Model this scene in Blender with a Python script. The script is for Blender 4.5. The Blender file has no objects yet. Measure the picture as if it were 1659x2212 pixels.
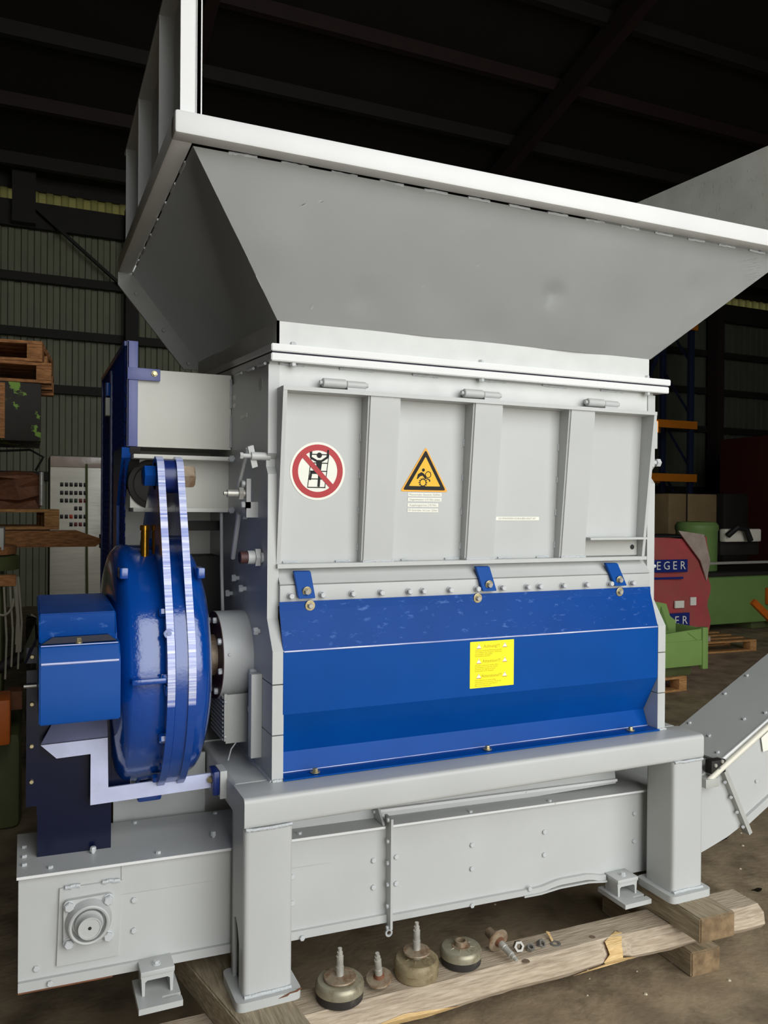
import bpy, bmesh, math, random
from mathutils import Vector, Matrix
random.seed(7)
S = 1.25            # metres per drawing unit
H = 1.43            # camera height above the floor, drawing units
F = -1.43           # floor level in drawing units (z = 0 is the camera's level)
sc = bpy.context.scene
col = sc.collection
def wv(x, y, z): return Vector((x*S, y*S, (z+H)*S))

# ------------------------------------------------------------------ camera, sky, exposure
cam_d = bpy.data.cameras.new('camera'); cam = bpy.data.objects.new('camera', cam_d); col.objects.link(cam)
_a, _b, _r = math.radians(24.0243), math.radians(-0.2669), math.radians(0.4302)
fw = Vector((math.sin(_a)*math.cos(_b), math.cos(_a)*math.cos(_b), math.sin(_b)))
ri = Vector((math.cos(_a), -math.sin(_a), 0)); up = ri.cross(fw)
R_ = ri*math.cos(_r)+up*math.sin(_r); U_ = up*math.cos(_r)-ri*math.sin(_r)
m = Matrix((R_, U_, -fw)).transposed().to_4x4(); m.translation = wv(-.5821, -1.9975, -.0022)
cam.matrix_world = m
cam_d.sensor_fit = 'HORIZONTAL'; cam_d.sensor_width = 36; cam_d.lens = 1746.19*36/1659
cam_d.clip_start = .05; cam_d.clip_end = 300
sc.camera = cam
world = bpy.data.worlds.new('overcast_sky'); sc.world = world; world.use_nodes = True
bg = world.node_tree.nodes['Background']; bg.inputs[0].default_value = (.985, 1.0, 1.0, 1); bg.inputs[1].default_value = 4.15
sc.view_settings.view_transform = 'Standard'; sc.view_settings.look = 'None'
sc.view_settings.gamma = 1; sc.view_settings.use_curve_mapping = False
sc.view_settings.exposure = 0.0
sc.cycles.use_denoising = True
sc.cycles.max_bounces = 6; sc.cycles.diffuse_bounces = 4; sc.cycles.glossy_bounces = 4
sc.cycles.sample_clamp_indirect = 6
DOOR = (-.95, 4.6, 6.35, -4.2)      # x0, x1, top z above floor, y of the open gate (drawing units)
pl = bpy.data.lights.new('gate_portal', 'AREA'); pl.shape = 'RECTANGLE'
pl.size = (DOOR[1]-DOOR[0])*S; pl.size_y = DOOR[2]*S; pl.cycles.is_portal = True
po = bpy.data.objects.new('gate_portal', pl); col.objects.link(po)
po.location = wv((DOOR[0]+DOOR[1])/2, DOOR[3]-.02, F+DOOR[2]/2); po.rotation_euler = (math.radians(90), 0, 0)

# ------------------------------------------------------------------ materials
def lin(c):
    return tuple((v/255/12.92 if v/255 <= .04045 else ((v/255+.055)/1.055)**2.4) for v in c)
MATS = {}
def mat(name, rgb, rough=.5, metal=0., var=.08, vscale=6, bump=.0, bscale=40, stretch=(1, 1, 1), spec=.5,
        spots=None, spot_scale=18, spot_lo=.62, spot_hi=.7, coat=0., var_rgb=None, spot_stretch=None, rvar=0.):
    if name in MATS: return MATS[name]
    M = bpy.data.materials.new(name); M.use_nodes = True; nt = M.node_tree; N = nt.nodes; L = nt.links
    b = N['Principled BSDF']; base = lin(rgb)
    b.inputs['Roughness'].default_value = rough; b.inputs['Metallic'].default_value = metal
    b.inputs['Specular IOR Level'].default_value = spec
    if coat: b.inputs['Coat Weight'].default_value = coat; b.inputs['Coat Roughness'].default_value = .12
    tc = N.new('ShaderNodeTexCoord'); mp = N.new('ShaderNodeMapping'); mp.inputs['Scale'].default_value = stretch
    L.new(tc.outputs['Object'], mp.inputs[0])
    n1 = N.new('ShaderNodeTexNoise'); n1.inputs['Scale'].default_value = vscale; n1.inputs['Detail'].default_value = 5
    L.new(mp.outputs[0], n1.inputs['Vector'])
    r1 = N.new('ShaderNodeValToRGB'); r1.color_ramp.elements[0].position = .32; r1.color_ramp.elements[1].position = .68
    lo = lin(var_rgb) if var_rgb else tuple(v*(1-var) for v in base)
    hi = base if var_rgb else tuple(min(1, v*(1+var)) for v in base)
    r1.color_ramp.elements[0].color = (*lo, 1); r1.color_ramp.elements[1].color = (*hi, 1)
    L.new(n1.outputs['Fac'], r1.inputs[0]); out = r1.outputs[0]
    if spots:
        mp2 = N.new('ShaderNodeMapping'); mp2.inputs['Scale'].default_value = spot_stretch or stretch
        L.new(tc.outputs['Object'], mp2.inputs[0])
        n2 = N.new('ShaderNodeTexNoise'); n2.inputs['Scale'].default_value = spot_scale; n2.inputs['Detail'].default_value = 6
        n2.inputs['Roughness'].default_value = .65
        L.new(mp2.outputs[0], n2.inputs['Vector'])
        r2 = N.new('ShaderNodeValToRGB'); r2.color_ramp.elements[0].position = spot_lo; r2.color_ramp.elements[1].position = spot_hi
        L.new(n2.outputs['Fac'], r2.inputs[0])
        mx = N.new('ShaderNodeMix'); mx.data_type = 'RGBA'; mx.inputs[7].default_value = (*lin(spots), 1)
        L.new(r2.outputs[0], mx.inputs[0]); L.new(out, mx.inputs[6]); out = mx.outputs[2]
    L.new(out, b.inputs['Base Color'])
    if rvar:
        rr = N.new('ShaderNodeMapRange'); rr.inputs['To Min'].default_value = max(0, rough-rvar); rr.inputs['To Max'].default_value = rough+rvar
        L.new(n1.outputs['Fac'], rr.inputs['Value']); L.new(rr.outputs[0], b.inputs['Roughness'])
    if bump:
        n3 = N.new('ShaderNodeTexNoise'); n3.inputs['Scale'].default_value = bscale; n3.inputs['Detail'].default_value = 4
        L.new(mp.outputs[0], n3.inputs['Vector'])
        bp = N.new('ShaderNodeBump'); bp.inputs['Strength'].default_value = bump; bp.inputs['Distance'].default_value = .01
        L.new(n3.outputs['Fac'], bp.inputs['Height']); L.new(bp.outputs[0], b.inputs['Normal'])
    MATS[name] = M
    return M
GREY = mat('light_grey_paint', (188, 190, 188), .38, var=.035, vscale=3, bump=.05, bscale=22, rvar=.06)
RIMG = mat('scuffed_grey_paint', (226, 227, 226), .4, var=.03, vscale=4, bump=.05, spots=(120, 122, 124), spot_scale=16, spot_lo=.7, spot_hi=.76)
COLLAR = mat('patchy_grey_paint', (206, 208, 205), .42, var=.05, vscale=9, bump=.08, bscale=14)
CREAMG = mat('cream_grey_paint', (222, 221, 212), .45, var=.04, vscale=4, bump=.05)
GREYOLD = mat('dull_grey_paint', (176, 177, 171), .5, var=.06, vscale=5, bump=.06)
WELD = mat('painted_weld', (196, 200, 202), .35, bump=.6, bscale=150)
BLUE = mat('gloss_blue_paint', (6, 66, 144), .25, var=.06, vscale=5, bump=.03, bscale=60, spec=.25)
BLUEG = mat('satin_blue_paint', (6, 72, 150), .28, var=.05, vscale=5, bump=.02, bscale=50, spec=.1)
BLUES = mat('scratched_blue_paint', (4, 64, 140), .3, var=.07, vscale=5, bump=.03, bscale=50, spec=.1,
            spots=(84, 122, 188), spot_scale=24, spot_lo=.59, spot_hi=.76, spot_stretch=(1, 1.6, 2.2))
BLUEC = mat('cast_blue_enamel', (6, 66, 150), .13, var=.05, vscale=5, bump=.12, bscale=70, spec=.6, coat=.8)
BLUED = mat('dark_blue_paint', (22, 42, 104), .3, var=.08, vscale=6, bump=.05)
NAVYB = mat('shaded_navy_paint', (4, 13, 42), .25, var=.1, spec=.3)  # blue paint darkened to near black; shade and dark reflections put into the colour
EDGE = mat('ground_steel_edge', (224, 228, 244), .38, metal=.1, vscale=5, var_rgb=(120, 136, 204), stretch=(1, 1, 26), bump=.1, bscale=10)
STEELB = mat('brushed_bracket', (196, 202, 232), .3, metal=.15, var=.08, vscale=12, bump=.08, bscale=30)
BOLTG = mat('painted_bolt', (196, 199, 200), .35, var=.03)
ZINC = mat('yellow_zinc', (190, 178, 140), .35, metal=.75, var=.15, vscale=40)
CHROME = mat('bare_steel', (190, 188, 180), .35, metal=.4, var=.15, vscale=30)
BRASS = mat('brass', (176, 130, 40), .28, metal=.9, var=.15, vscale=20)
MAROON = mat('brown_primer', (74, 44, 42), .55, var=.1)
RUST = mat('rusty_steel', (158, 142, 120), .55, metal=.3, var=.2, vscale=30, spots=(126, 98, 72), spot_scale=24, spot_lo=.45, spot_hi=.62, bump=.2, bscale=60)
RUSTD = mat('rust_brown', (112, 70, 44), .75, var=.25, vscale=20, bump=.3)
CAPM = mat('worn_metal_cap', (168, 162, 140), .42, metal=.45, var=.15, vscale=16, spots=(120, 106, 80), spot_scale=14, spot_lo=.5, spot_hi=.7)
CAPD = mat('grimy_metal_cap', (158, 144, 112), .6, metal=.2, var=.2, vscale=18, spots=(104, 88, 60), spot_scale=20, spot_lo=.45, spot_hi=.68, bump=.15)
RUBBER = mat('black_rubber', (46, 43, 40), .75, var=.2, vscale=14, spots=(98, 90, 76), spot_scale=18, spot_lo=.55, spot_hi=.75)
BLACK = mat('black', (12, 12, 12), .7, var=.1)
NAVY = mat('dark_gasket', (20, 18, 40), .7, var=.1)
WOODX = mat('grey_spruce', (202, 186, 164), .8, var_rgb=(164, 146, 124), vscale=9, stretch=(1.2, 14, 14), bump=.35, bscale=14, spots=(96, 76, 58), spot_scale=5, spot_lo=.62, spot_hi=.82, spot_stretch=(1, 5, 5))
WOODY = mat('weathered_timber', (178, 164, 138), .8, var_rgb=(138, 124, 100), vscale=9, stretch=(14, 1.2, 14), bump=.35, bscale=14, spots=(84, 78, 56), spot_scale=5, spot_lo=.58, spot_hi=.8, spot_stretch=(4, 1, 4))
WOODE = mat('timber_end_grain', (146, 122, 90), .85, var_rgb=(104, 84, 60), vscale=24, bump=.4, bscale=60)
SPLINT = mat('fresh_split_wood', (238, 206, 150), .7, var_rgb=(212, 174, 114), vscale=20, stretch=(1, 8, 8), bump=.5, bscale=30)
PALW = mat('pallet_wood', (204, 152, 94), .8, var_rgb=(152, 108, 64), vscale=8, stretch=(2, 10, 10), bump=.3)
PALD = mat('old_pallet_wood', (190, 132, 80), .8, var_rgb=(128, 84, 48), vscale=8, stretch=(2, 10, 10), bump=.3)
FLOORM = mat('stained_concrete', (168, 150, 122), .7, var_rgb=(132, 116, 94), vscale=5, bump=.3, bscale=40, spots=(88, 76, 60), spot_scale=4.5, spot_lo=.5, spot_hi=.78)
SHEET = mat('dull_sheet_metal', (120, 122, 98), .6, var=.1, vscale=2)
SHEETD = mat('shaded_wall_sheet', (84, 88, 74), .6, var=.1, vscale=2)  # darker copy of the wall sheet; weaker light at this end is painted in
STEELD = mat('dark_steel', (30, 27, 23), .7, var=.15)
STEELR = mat('red_oxide_steel', (40, 24, 22), .7, var=.15)
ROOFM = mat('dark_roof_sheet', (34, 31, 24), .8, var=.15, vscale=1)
WHITE = mat('white_label', (238, 238, 226), .5, var=.02)
RED = mat('sign_red', (176, 22, 32), .45, var=.05, vscale=20)
YEL = mat('sign_yellow', (238, 184, 10), .42, var=.03)
YELB = mat('sign_orange_edge', (240, 170, 40), .42, var=.03)
LEMON = mat('lemon_yellow', (252, 240, 6), .5, var=.02)
OLIVE = mat('olive_print', (186, 166, 6), .6, var=.02)
GREYT = mat('grey_print', (150, 150, 140), .6, var=.02)
GREEN = mat('green_machine_paint', (112, 144, 80), .5, var=.06, vscale=4, bump=.05)
GREENL = mat('light_green_paint', (138, 172, 96), .5, var=.05, vscale=4)
GREEND = mat('olive_green_paint', (82, 90, 52), .6, var=.12, vscale=6, bump=.1)
ORANGE = mat('orange_paint', (206, 104, 30), .5, var=.08, vscale=12, spots=(120, 80, 50), spot_scale=20, spot_lo=.66, spot_hi=.74)
RACKO = mat('rack_orange', (220, 130, 34), .45, var=.05)
RACKB = mat('rack_blue', (30, 40, 66), .5, var=.08)
CARD = mat('cardboard', (150, 128, 92), .5, var=.1, vscale=5, coat=.3)
REDW = mat('red_wrapped_sacks', (190, 82, 88), .25, var_rgb=(168, 92, 84), vscale=4, bump=.45, bscale=9, coat=.6)
CAB = mat('cabinet_white', (230, 226, 208), .3, var=.08, vscale=4, bump=.25, bscale=12, coat=.4, stretch=(.5, 1, 4))
CABS = mat('cabinet_side_grey', (92, 88, 76), .5, var=.1)
FILM = mat('film_grey', (176, 160, 148), .25, var=.15, vscale=7, coat=.5, bump=.3, bscale=12)
CONCW = mat('dirty_white_sheet', (240, 240, 232), .5, var_rgb=(222, 222, 212), vscale=6, bump=.1, spots=(150, 144, 130), spot_scale=18, spot_lo=.62, spot_hi=.72, spot_stretch=(1, 3, 1))
CABLE = mat('grey_cable', (150, 146, 130), .6)
CREAM = mat('cream_tube', (226, 222, 206), .35, var=.03)
REDDK = mat('dark_red_paint', (62, 18, 16), .6, var=.1)
CHIPG = mat('chipped_black_green', (34, 30, 22), .7, var=.2, vscale=8, spots=(122, 158, 60), spot_scale=5, spot_lo=.57, spot_hi=.59)
GLOW = None

# ------------------------------------------------------------------ building helpers
WL = {}
def bm_new(): return bmesh.new()
def setp(o, label=None, cat=None, group=None, kind=None):
    if label: o['label'] = label
    if cat: o['category'] = cat
    if group: o['group'] = group
    if kind: o['kind'] = kind
    return o
def link(o, w, parent):
    if parent is not None:
        o.parent = parent; o.location = w-WL[parent]
    else: o.location = w
    WL[o] = w; col.objects.link(o); return o
def empty(name, x, y, z, label, cat, group=None):
    o = bpy.data.objects.new(name, None); link(o, wv(x, y, z), None); o.empty_display_size = .1
    return setp(o, label, cat, group)
def obj(name, bm, material, parent=None, smooth=True, T=None, ang=32):
    bmesh.ops.recalc_face_normals(bm, faces=bm.faces)
    if T is not None: bmesh.ops.transform(bm, matrix=T, verts=bm.verts)
    for v in bm.verts: v.co = wv(*v.co)
    xs = [v.co for v in bm.verts]
    c = Vector((sum((min(p[i] for p in xs), max(p[i] for p in xs)))/2 for i in range(3)))
    c.z = min(p.z for p in xs)
    for v in bm.verts: v.co -= c
    me = bpy.data.meshes.new(name); bm.to_mesh(me); bm.free()
    if smooth:
        for p in me.polygons: p.use_smooth = True
        me.set_sharp_from_angle(angle=math.radians(ang))
    for mm in (material if isinstance(material, (list, tuple)) else [material]): me.materials.append(mm)
    o = bpy.data.objects.new(name, me)
    return link(o, c, parent)
def box(bm, x0, x1, y0, y1, z0, z1, bev=0, seg=2, mi=0):
    vs = [bm.verts.new(p) for p in ((x0, y0, z0), (x1, y0, z0), (x1, y1, z0), (x0, y1, z0), (x0, y0, z1), (x1, y0, z1), (x1, y1, z1), (x0, y1, z1))]
    fs = [bm.faces.new([vs[i] for i in f]) for f in ((0, 3, 2, 1), (4, 5, 6, 7), (0, 1, 5, 4), (1, 2, 6, 5), (2, 3, 7, 6), (3, 0, 4, 7))]
    for f in fs: f.material_index = mi
    if bev:
        es = list({e for f in fs for e in f.edges})
        bmesh.ops.bevel(bm, geom=es, offset=bev, segments=seg, profile=.5, affect='EDGES', clamp_overlap=True)
    return bm
def bxo(name, dims, material, parent, bev=.002, **k):
    return obj(name, box(bm_new(), *dims, bev=bev), material, parent, **k)
def prism(bm, pts, fr, h0, h1, mi=0):
    """extrude a 2D outline; fr = (origin, u, v, n)"""
    o, u, v, n = (Vector(a) for a in fr)
    A = [bm.verts.new(o+u*p[0]+v*p[1]+n*h0) for p in pts]; B = [bm.verts.new(o+u*p[0]+v*p[1]+n*h1) for p in pts]
    k = len(pts); fs = [bm.faces.new(A[::-1]), bm.faces.new(B)]
    for i in range(k): fs.append(bm.faces.new((A[i], A[(i+1) % k], B[(i+1) % k], B[i])))
    for f in fs: f.material_index = mi
    return bm
YZ = ((0, 0, 0), (0, 1, 0), (0, 0, 1), (1, 0, 0))     # outline in (y, z), extruded along x
XZ = ((0, 0, 0), (1, 0, 0), (0, 0, 1), (0, 1, 0))     # outline in (x, z), extruded along y
XY = ((0, 0, 0), (1, 0, 0), (0, 1, 0), (0, 0, 1))
def sheet(bm, pts, fr, t, h0, h1):
    """folded sheet: open polyline given thickness t to its left, extruded"""
    P = [Vector(p) for p in pts]; off = []
    for i, p in enumerate(P):
        ds = []
        if i: ds.append((p-P[i-1]).normalized())
        if i < len(P)-1: ds.append((P[i+1]-p).normalized())
        nn = [Vector((-d.y, d.x)) for d in ds]; a = sum(nn, Vector((0, 0))).normalized()
        off.append(p+a*(t/max(.35, a.dot(nn[0]))))
    o, u, v, n = (Vector(a) for a in fr)
    rows = [[bm.verts.new(o+u*p[0]+v*p[1]+n*h) for p in P+off[::-1]] for h in (h0, h1)]
    k = len(rows[0]); A, B = rows
    for i in range(k): bm.faces.new((A[i], A[(i+1) % k], B[(i+1) % k], B[i]))
    m_ = len(P)
    for i in range(m_-1):
        for r in (A, B): bm.faces.new((r[i], r[i+1], r[k-2-i], r[k-1-i]))
    return bm
def quad_plate(bm, pts, t):
    """flat plate through 3D points, thickness t along its normal"""
    P = [Vector(p) for p in pts]; n = (P[1]-P[0]).cross(P[2]-P[0]).normalized()
    A = [bm.verts.new(p) for p in P]; B = [bm.verts.new(p+n*t) for p in P]; k = len(P)
    bm.faces.new(A[::-1]); bm.faces.new(B)
    for i in range(k): bm.faces.new((A[i], A[(i+1) % k], B[(i+1) % k], B[i]))
    return bm
def basis(d):
    d = Vector(d).normalized(); a = Vector((0, 0, 1)) if abs(d.z) < .9 else Vector((1, 0, 0))
    u = a.cross(d).normalized(); return u, d.cross(u), d
def lathe(bm, prof, o, d, n=32, mi=0, ph=0.):
    """prof = [(axial, radius)...] about the axis through o along d"""
    u, v, d = basis(d); o = Vector(o); rings = []
    for a, r in prof:
        if r < 1e-6: rings.append([bm.verts.new(o+d*a)])
        else: rings.append([bm.verts.new(o+d*a+(u*math.cos(ph+2*math.pi*i/n)+v*math.sin(ph+2*math.pi*i/n))*r) for i in range(n)])
    for A, B in zip(rings, rings[1:]):
        for i in range(n):
            j = (i+1) % n
            q = [A[i % len(A)], A[j % len(A)], B[j % len(B)], B[i % len(B)]]
            q = [x for k_, x in enumerate(q) if x not in q[:k_]]
            if len(q) > 2: bm.faces.new(q).material_index = mi
    for Rg in (rings[0], rings[-1]):
        if len(Rg) > 2: bm.faces.new(Rg).material_index = mi
    return bm
def cyl(bm, p0, p1, r, n=20, r2=None, mi=0, ch=0.):
    p0, p1 = Vector(p0), Vector(p1); L_ = (p1-p0).length; r2 = r if r2 is None else r2
    prof = [(0, r), (L_, r2)] if not ch else [(0, r-ch), (ch, r), (L_-ch, r2), (L_, r2-ch)]
    return lathe(bm, prof, p0, p1-p0, n, mi)
def tube(bm, pts, r, n=8):
    P = [Vector(p) for p in pts]; rings = []; pu = None
    for i, p in enumerate(P):
        d = (P[min(i+1, len(P)-1)]-P[max(i-1, 0)]).normalized()
        u = basis(d)[0] if pu is None else (pu-d*pu.dot(d)).normalized()
        pu = u; v = d.cross(u)
        rings.append([bm.verts.new(p+(u*math.cos(2*math.pi*k/n)+v*math.sin(2*math.pi*k/n))*r) for k in range(n)])
    for A, B in zip(rings, rings[1:]):
        for i in range(n): bm.faces.new((A[i], A[(i+1) % n], B[(i+1) % n], B[i]))
    bm.faces.new(rings[0][::-1]); bm.faces.new(rings[-1]); return bm
BM_CACHE = {}
def bolt(parent, pos, d, r=.009, h=.008, washer=0., shank=0., m_=None, name='bolt', wm=None):
    """hexagon bolt head on a surface point, axis d; shared mesh data"""
    m_ = m_ or BOLTG; key = (round(r, 4), round(h, 4), round(washer, 4), round(shank, 4), m_.name, wm.name if wm else '')
    if key not in BM_CACHE:
        b = bm_new(); z = 0
        if washer: lathe(b, [(0, washer), (.0025, washer), (.003, washer*.93)], (0, 0, 0), (0, 0, 1), 20, mi=1 if wm else 0); z = .003
        if shank: lathe(b, [(z, r*.6), (z+shank, r*.6)], (0, 0, 0), (0, 0, 1), 12); z += shank
        lathe(b, [(z, r), (z+h*.75, r), (z+h, r*.8)], (0, 0, 0), (0, 0, 1), 6)
        bmesh.ops.recalc_face_normals(b, faces=b.faces)
        for v in b.verts: v.co *= S
        me = bpy.data.meshes.new(name); b.to_mesh(me); b.free(); me.materials.append(m_)
        if wm: me.materials.append(wm)
        BM_CACHE[key] = me
    o = bpy.data.objects.new(name, BM_CACHE[key]); o.rotation_euler = Vector(d).to_track_quat('Z', 'Y').to_euler()
    o.rotation_euler.rotate_axis('Z', random.uniform(0, 1))
    return link(o, wv(*pos), parent)
def weld(parent, p0, p1, r=.004):
    b = bm_new(); tube(b, [Vector(p0).lerp(Vector(p1), i/6)+Vector((random.uniform(-1, 1), random.uniform(-1, 1), random.uniform(-1, 1)))*r*.25 for i in range(7)], r, 6)
    return obj('weld_bead', b, WELD, parent)
def text(s, size, fr, w0, material, parent, align='CENTER', name='lettering', thick=.0004, sx=1.):
    cu = bpy.data.curves.new('t', 'FONT'); cu.body = s; cu.size = size; cu.align_x = align; cu.align_y = 'CENTER'; cu.resolution_u = 2
    to = bpy.data.objects.new('t', cu); col.objects.link(to); bpy.context.view_layer.update()
    me = bpy.data.meshes.new_from_object(to.evaluated_get(bpy.context.evaluated_depsgraph_get()))
    bpy.data.objects.remove(to); b = bm_new(); b.from_mesh(me); bpy.data.meshes.remove(me)
    o, u, v, n = (Vector(a) for a in fr)
    for q in b.verts: q.co = o+u*(q.co.x*sx)+v*q.co.y+n*w0
    return obj(name, b, material, parent, smooth=False)
def circ(r, n=32, c=(0, 0), a0=0, a1=2*math.pi):
    full = abs(a1-a0-2*math.pi) < 1e-6; k = n if full else n+1
    return [(c[0]+r*math.cos(a0+(a1-a0)*i/n), c[1]+r*math.sin(a0+(a1-a0)*i/n)) for i in range(k)]
def ringp(bm, r0, r1, fr, h0, h1, n=40, c=(0, 0)):
    o, u, v, nn = (Vector(a) for a in fr); A = circ(r0, n, c); B = circ(r1, n, c)
    V = [[bm.verts.new(o+u*p[0]+v*p[1]+nn*h) for p in ps] for ps, h in ((A, h0), (A, h1), (B, h1), (B, h0))]
    for a in range(4):
        X, Y = V[a], V[(a+1) % 4]
        for i in range(n): bm.faces.new((X[i], X[(i+1) % n], Y[(i+1) % n], Y[i]))
    return bm
def strip2(p, q, w):
    p, q = Vector(p), Vector(q); d = (q-p).normalized(); n = Vector((-d.y, d.x))*w/2
    return [tuple(p+n), tuple(p-n), tuple(q-n), tuple(q+n)]
def roundpoly(pts, r, n=4):
    out = []; P = [Vector(p) for p in pts]; k = len(P)
    for i, p in enumerate(P):
        a = (P[i-1]-p).normalized(); b = (P[(i+1) % k]-p).normalized()
        p0 = p+a*r; p1 = p+b*r
        for j in range(n+1):
            t = j/n; out.append(tuple(p0*(1-t)**2+p*2*t*(1-t)+p1*t*t))
    return out

# ------------------------------------------------------------------ the hall
HX0, HX1, HY0, HY1 = -7., 17., DOOR[3], 10.5
b = bm_new(); box(b, -30, 40, DOOR[3]-.15, 30, F-.2, F)
setp(obj('floor', b, FLOORM), 'stained brown concrete floor of the hall', 'floor', kind='structure')
flo = bpy.data.objects['floor']
for x, y, r in ((2.2, .62, .05), (2.42, .95, .035), (2.5, 1.1, .03), (1.95, .2, .02), (1.2, -.45, .03), (1.6, -.4, .02)):
    b = bm_new(); pts = [(x+r*(1+.35*math.sin(3*a)+.2*math.sin(5*a+x))*math.cos(a), y+r*.7*(1+.3*math.sin(2*a+1))*math.sin(a)) for a in [i*math.pi/10 for i in range(20)]]
    prism(b, pts, XY, F-.001, F+.0012); obj('oil_stain', b, mat('oil_black', (34, 29, 24), .35, var=.1), flo)
for i in range(40):
    x, y, r = random.uniform(.9, 2.6), random.uniform(-.75, .7), random.uniform(.003, .008)
    b = bm_new(); lathe(b, [(0, r), (r*.5, r*.6), (r*.6, 0)], (x, y, F), (0, 0, 1), 6, ph=x*9); obj('grit', b, mat('pale_grit', (196, 184, 160), .8, var=.1), flo, smooth=False)
b = bm_new(); box(b, -40, 50, -45, DOOR[3]-.15, F-.2, F-.005)
setp(obj('ground_yard', b, mat('pale_yard_paving', (206, 202, 194), .8, var=.1, vscale=2, bump=.2)), 'pale paved yard outside the open gate', 'ground', kind='structure')
def corr_sheet(x0, x1, y, z0, z1, per=.17, dep=.035):
    b = bm_new(); P = []; x = x0
    while x < x1-1e-6:
        for dx, dy in ((0, 0), (.42, 0), (.5, dep), (.9, dep), (1, 0)):
            xx = min(x+dx*per, x1)
            if not P or xx > P[-1][0]+1e-5: P.append((xx, y-dy))
        x += per
    lo = [b.verts.new((p[0], p[1], z0)) for p in P]; hi = [b.verts.new((p[0], p[1], z1)) for p in P]
    for i in range(len(P)-1): b.faces.new((lo[i], lo[i+1], hi[i+1], hi[i]))
    return b
wb = bxo('wall_back', (HX0-.2, HX1+.2, HY1+.05, HY1+.15, F, 4.15), STEELD, None, 0)
setp(wb, 'dim corrugated metal wall at the back of the hall', 'wall', kind='structure')
x = HX0
while x < HX1:
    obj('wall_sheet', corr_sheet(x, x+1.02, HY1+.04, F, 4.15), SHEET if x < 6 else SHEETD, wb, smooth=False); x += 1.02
for z in (-.35, .42, 1.654, 2.435, 3.2, 3.95):
    bxo('girt', (HX0, HX1, HY1-.13, HY1-.03, z-.06, z+.06 if z < 3.9 else z+.3), STEELD, wb, 0)
for x in (-5.2, .83, 4.6, 8.6, 12.2, 15.5):
    bxo('column', (x-.09, x+.09, HY1-.4, HY1-.14, F, 4.3), STEELR if x > 8 else STEELD, wb, 0)
b = bm_new(); quad_plate(b, [(.78, HY1-.2, 3.1), (.72, HY1-.2, 3.2), (-.5, HY1-.2, 4.2), (-.44, HY1-.2, 4.1)], .06); obj('brace', b, STEELD, wb)
# translucent eaves strip
gm = bpy.data.materials.new('translucent_sheet'); gm.use_nodes = True
_n = gm.node_tree.nodes; _t = _n.new('ShaderNodeBsdfTranslucent'); _t.inputs[0].default_value = (.03, .029, .01, 1)
gm.node_tree.links.new(_t.outputs[0], _n['Material Output'].inputs[0])
bxo('eaves_board', (HX0-.2, HX1+.2, HY1+.05, HY1+.15, 4.47, 4.8), STEELD, wb, 0)
for x0, x1 in ((-7.2, -.4), (-.4, 4.7), (4.7, 17.2)):
    obj('eaves_light_strip', corr_sheet(x0, x1, HY1+.1, 4.15, 4.47, .2, .04), gm, wb, smooth=False)
def hallwall(name, dims, label):
    return setp(bxo(name, dims, ROOFM, None, 0), label, 'wall', kind='structure')
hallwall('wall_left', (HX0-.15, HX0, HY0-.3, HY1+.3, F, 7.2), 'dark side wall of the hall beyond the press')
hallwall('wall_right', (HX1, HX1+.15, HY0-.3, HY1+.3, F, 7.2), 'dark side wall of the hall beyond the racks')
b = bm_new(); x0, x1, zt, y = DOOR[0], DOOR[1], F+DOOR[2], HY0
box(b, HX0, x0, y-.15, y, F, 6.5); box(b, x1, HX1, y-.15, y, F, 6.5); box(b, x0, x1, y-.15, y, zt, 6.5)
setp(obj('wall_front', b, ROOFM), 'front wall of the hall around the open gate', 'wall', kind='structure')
RID = 2.6
def roofz(y): return 4.6+(RID_Z-4.6)*(HY1-y)/(HY1-RID) if y > RID else RID_Z-(RID_Z-5.0)*(RID-y)/(RID-HY0)
RID_Z = 6.9
b = bm_new()
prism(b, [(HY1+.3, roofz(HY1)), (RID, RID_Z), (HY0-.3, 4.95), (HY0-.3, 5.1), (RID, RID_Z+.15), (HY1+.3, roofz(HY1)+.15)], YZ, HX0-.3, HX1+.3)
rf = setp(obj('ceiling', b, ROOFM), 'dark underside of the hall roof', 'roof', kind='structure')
for i in range(7):
    y = HY1-.5-i*1.05; z = roofz(y)
    bxo('purlin', (HX0, HX1, y-.05, y+.05, z-.17, z-.005), STEELR if i % 2 else STEELD, rf, 0)
bxo('eaves_bracket', (-.75, -.45, HY1-.3, HY1-.05, 3.9, 4.6), STEELD, wb, 0)
for x in (-5.2, 1.2, 5.8, 10.4, 15):
    b = bm_new(); prism(b, [(HY1, roofz(HY1)-.45), (RID, RID_Z-.5), (RID, RID_Z-.17), (HY1, roofz(HY1)-.17)], YZ, x-.07, x+.07); obj('rafter', b, STEELR, rf)

# ------------------------------------------------------------------ shredder
shr = empty('industrial_shredder', .65, .5, -1.203, 'grey and blue industrial shredder with a flared hopper on top', 'shredder')
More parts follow.
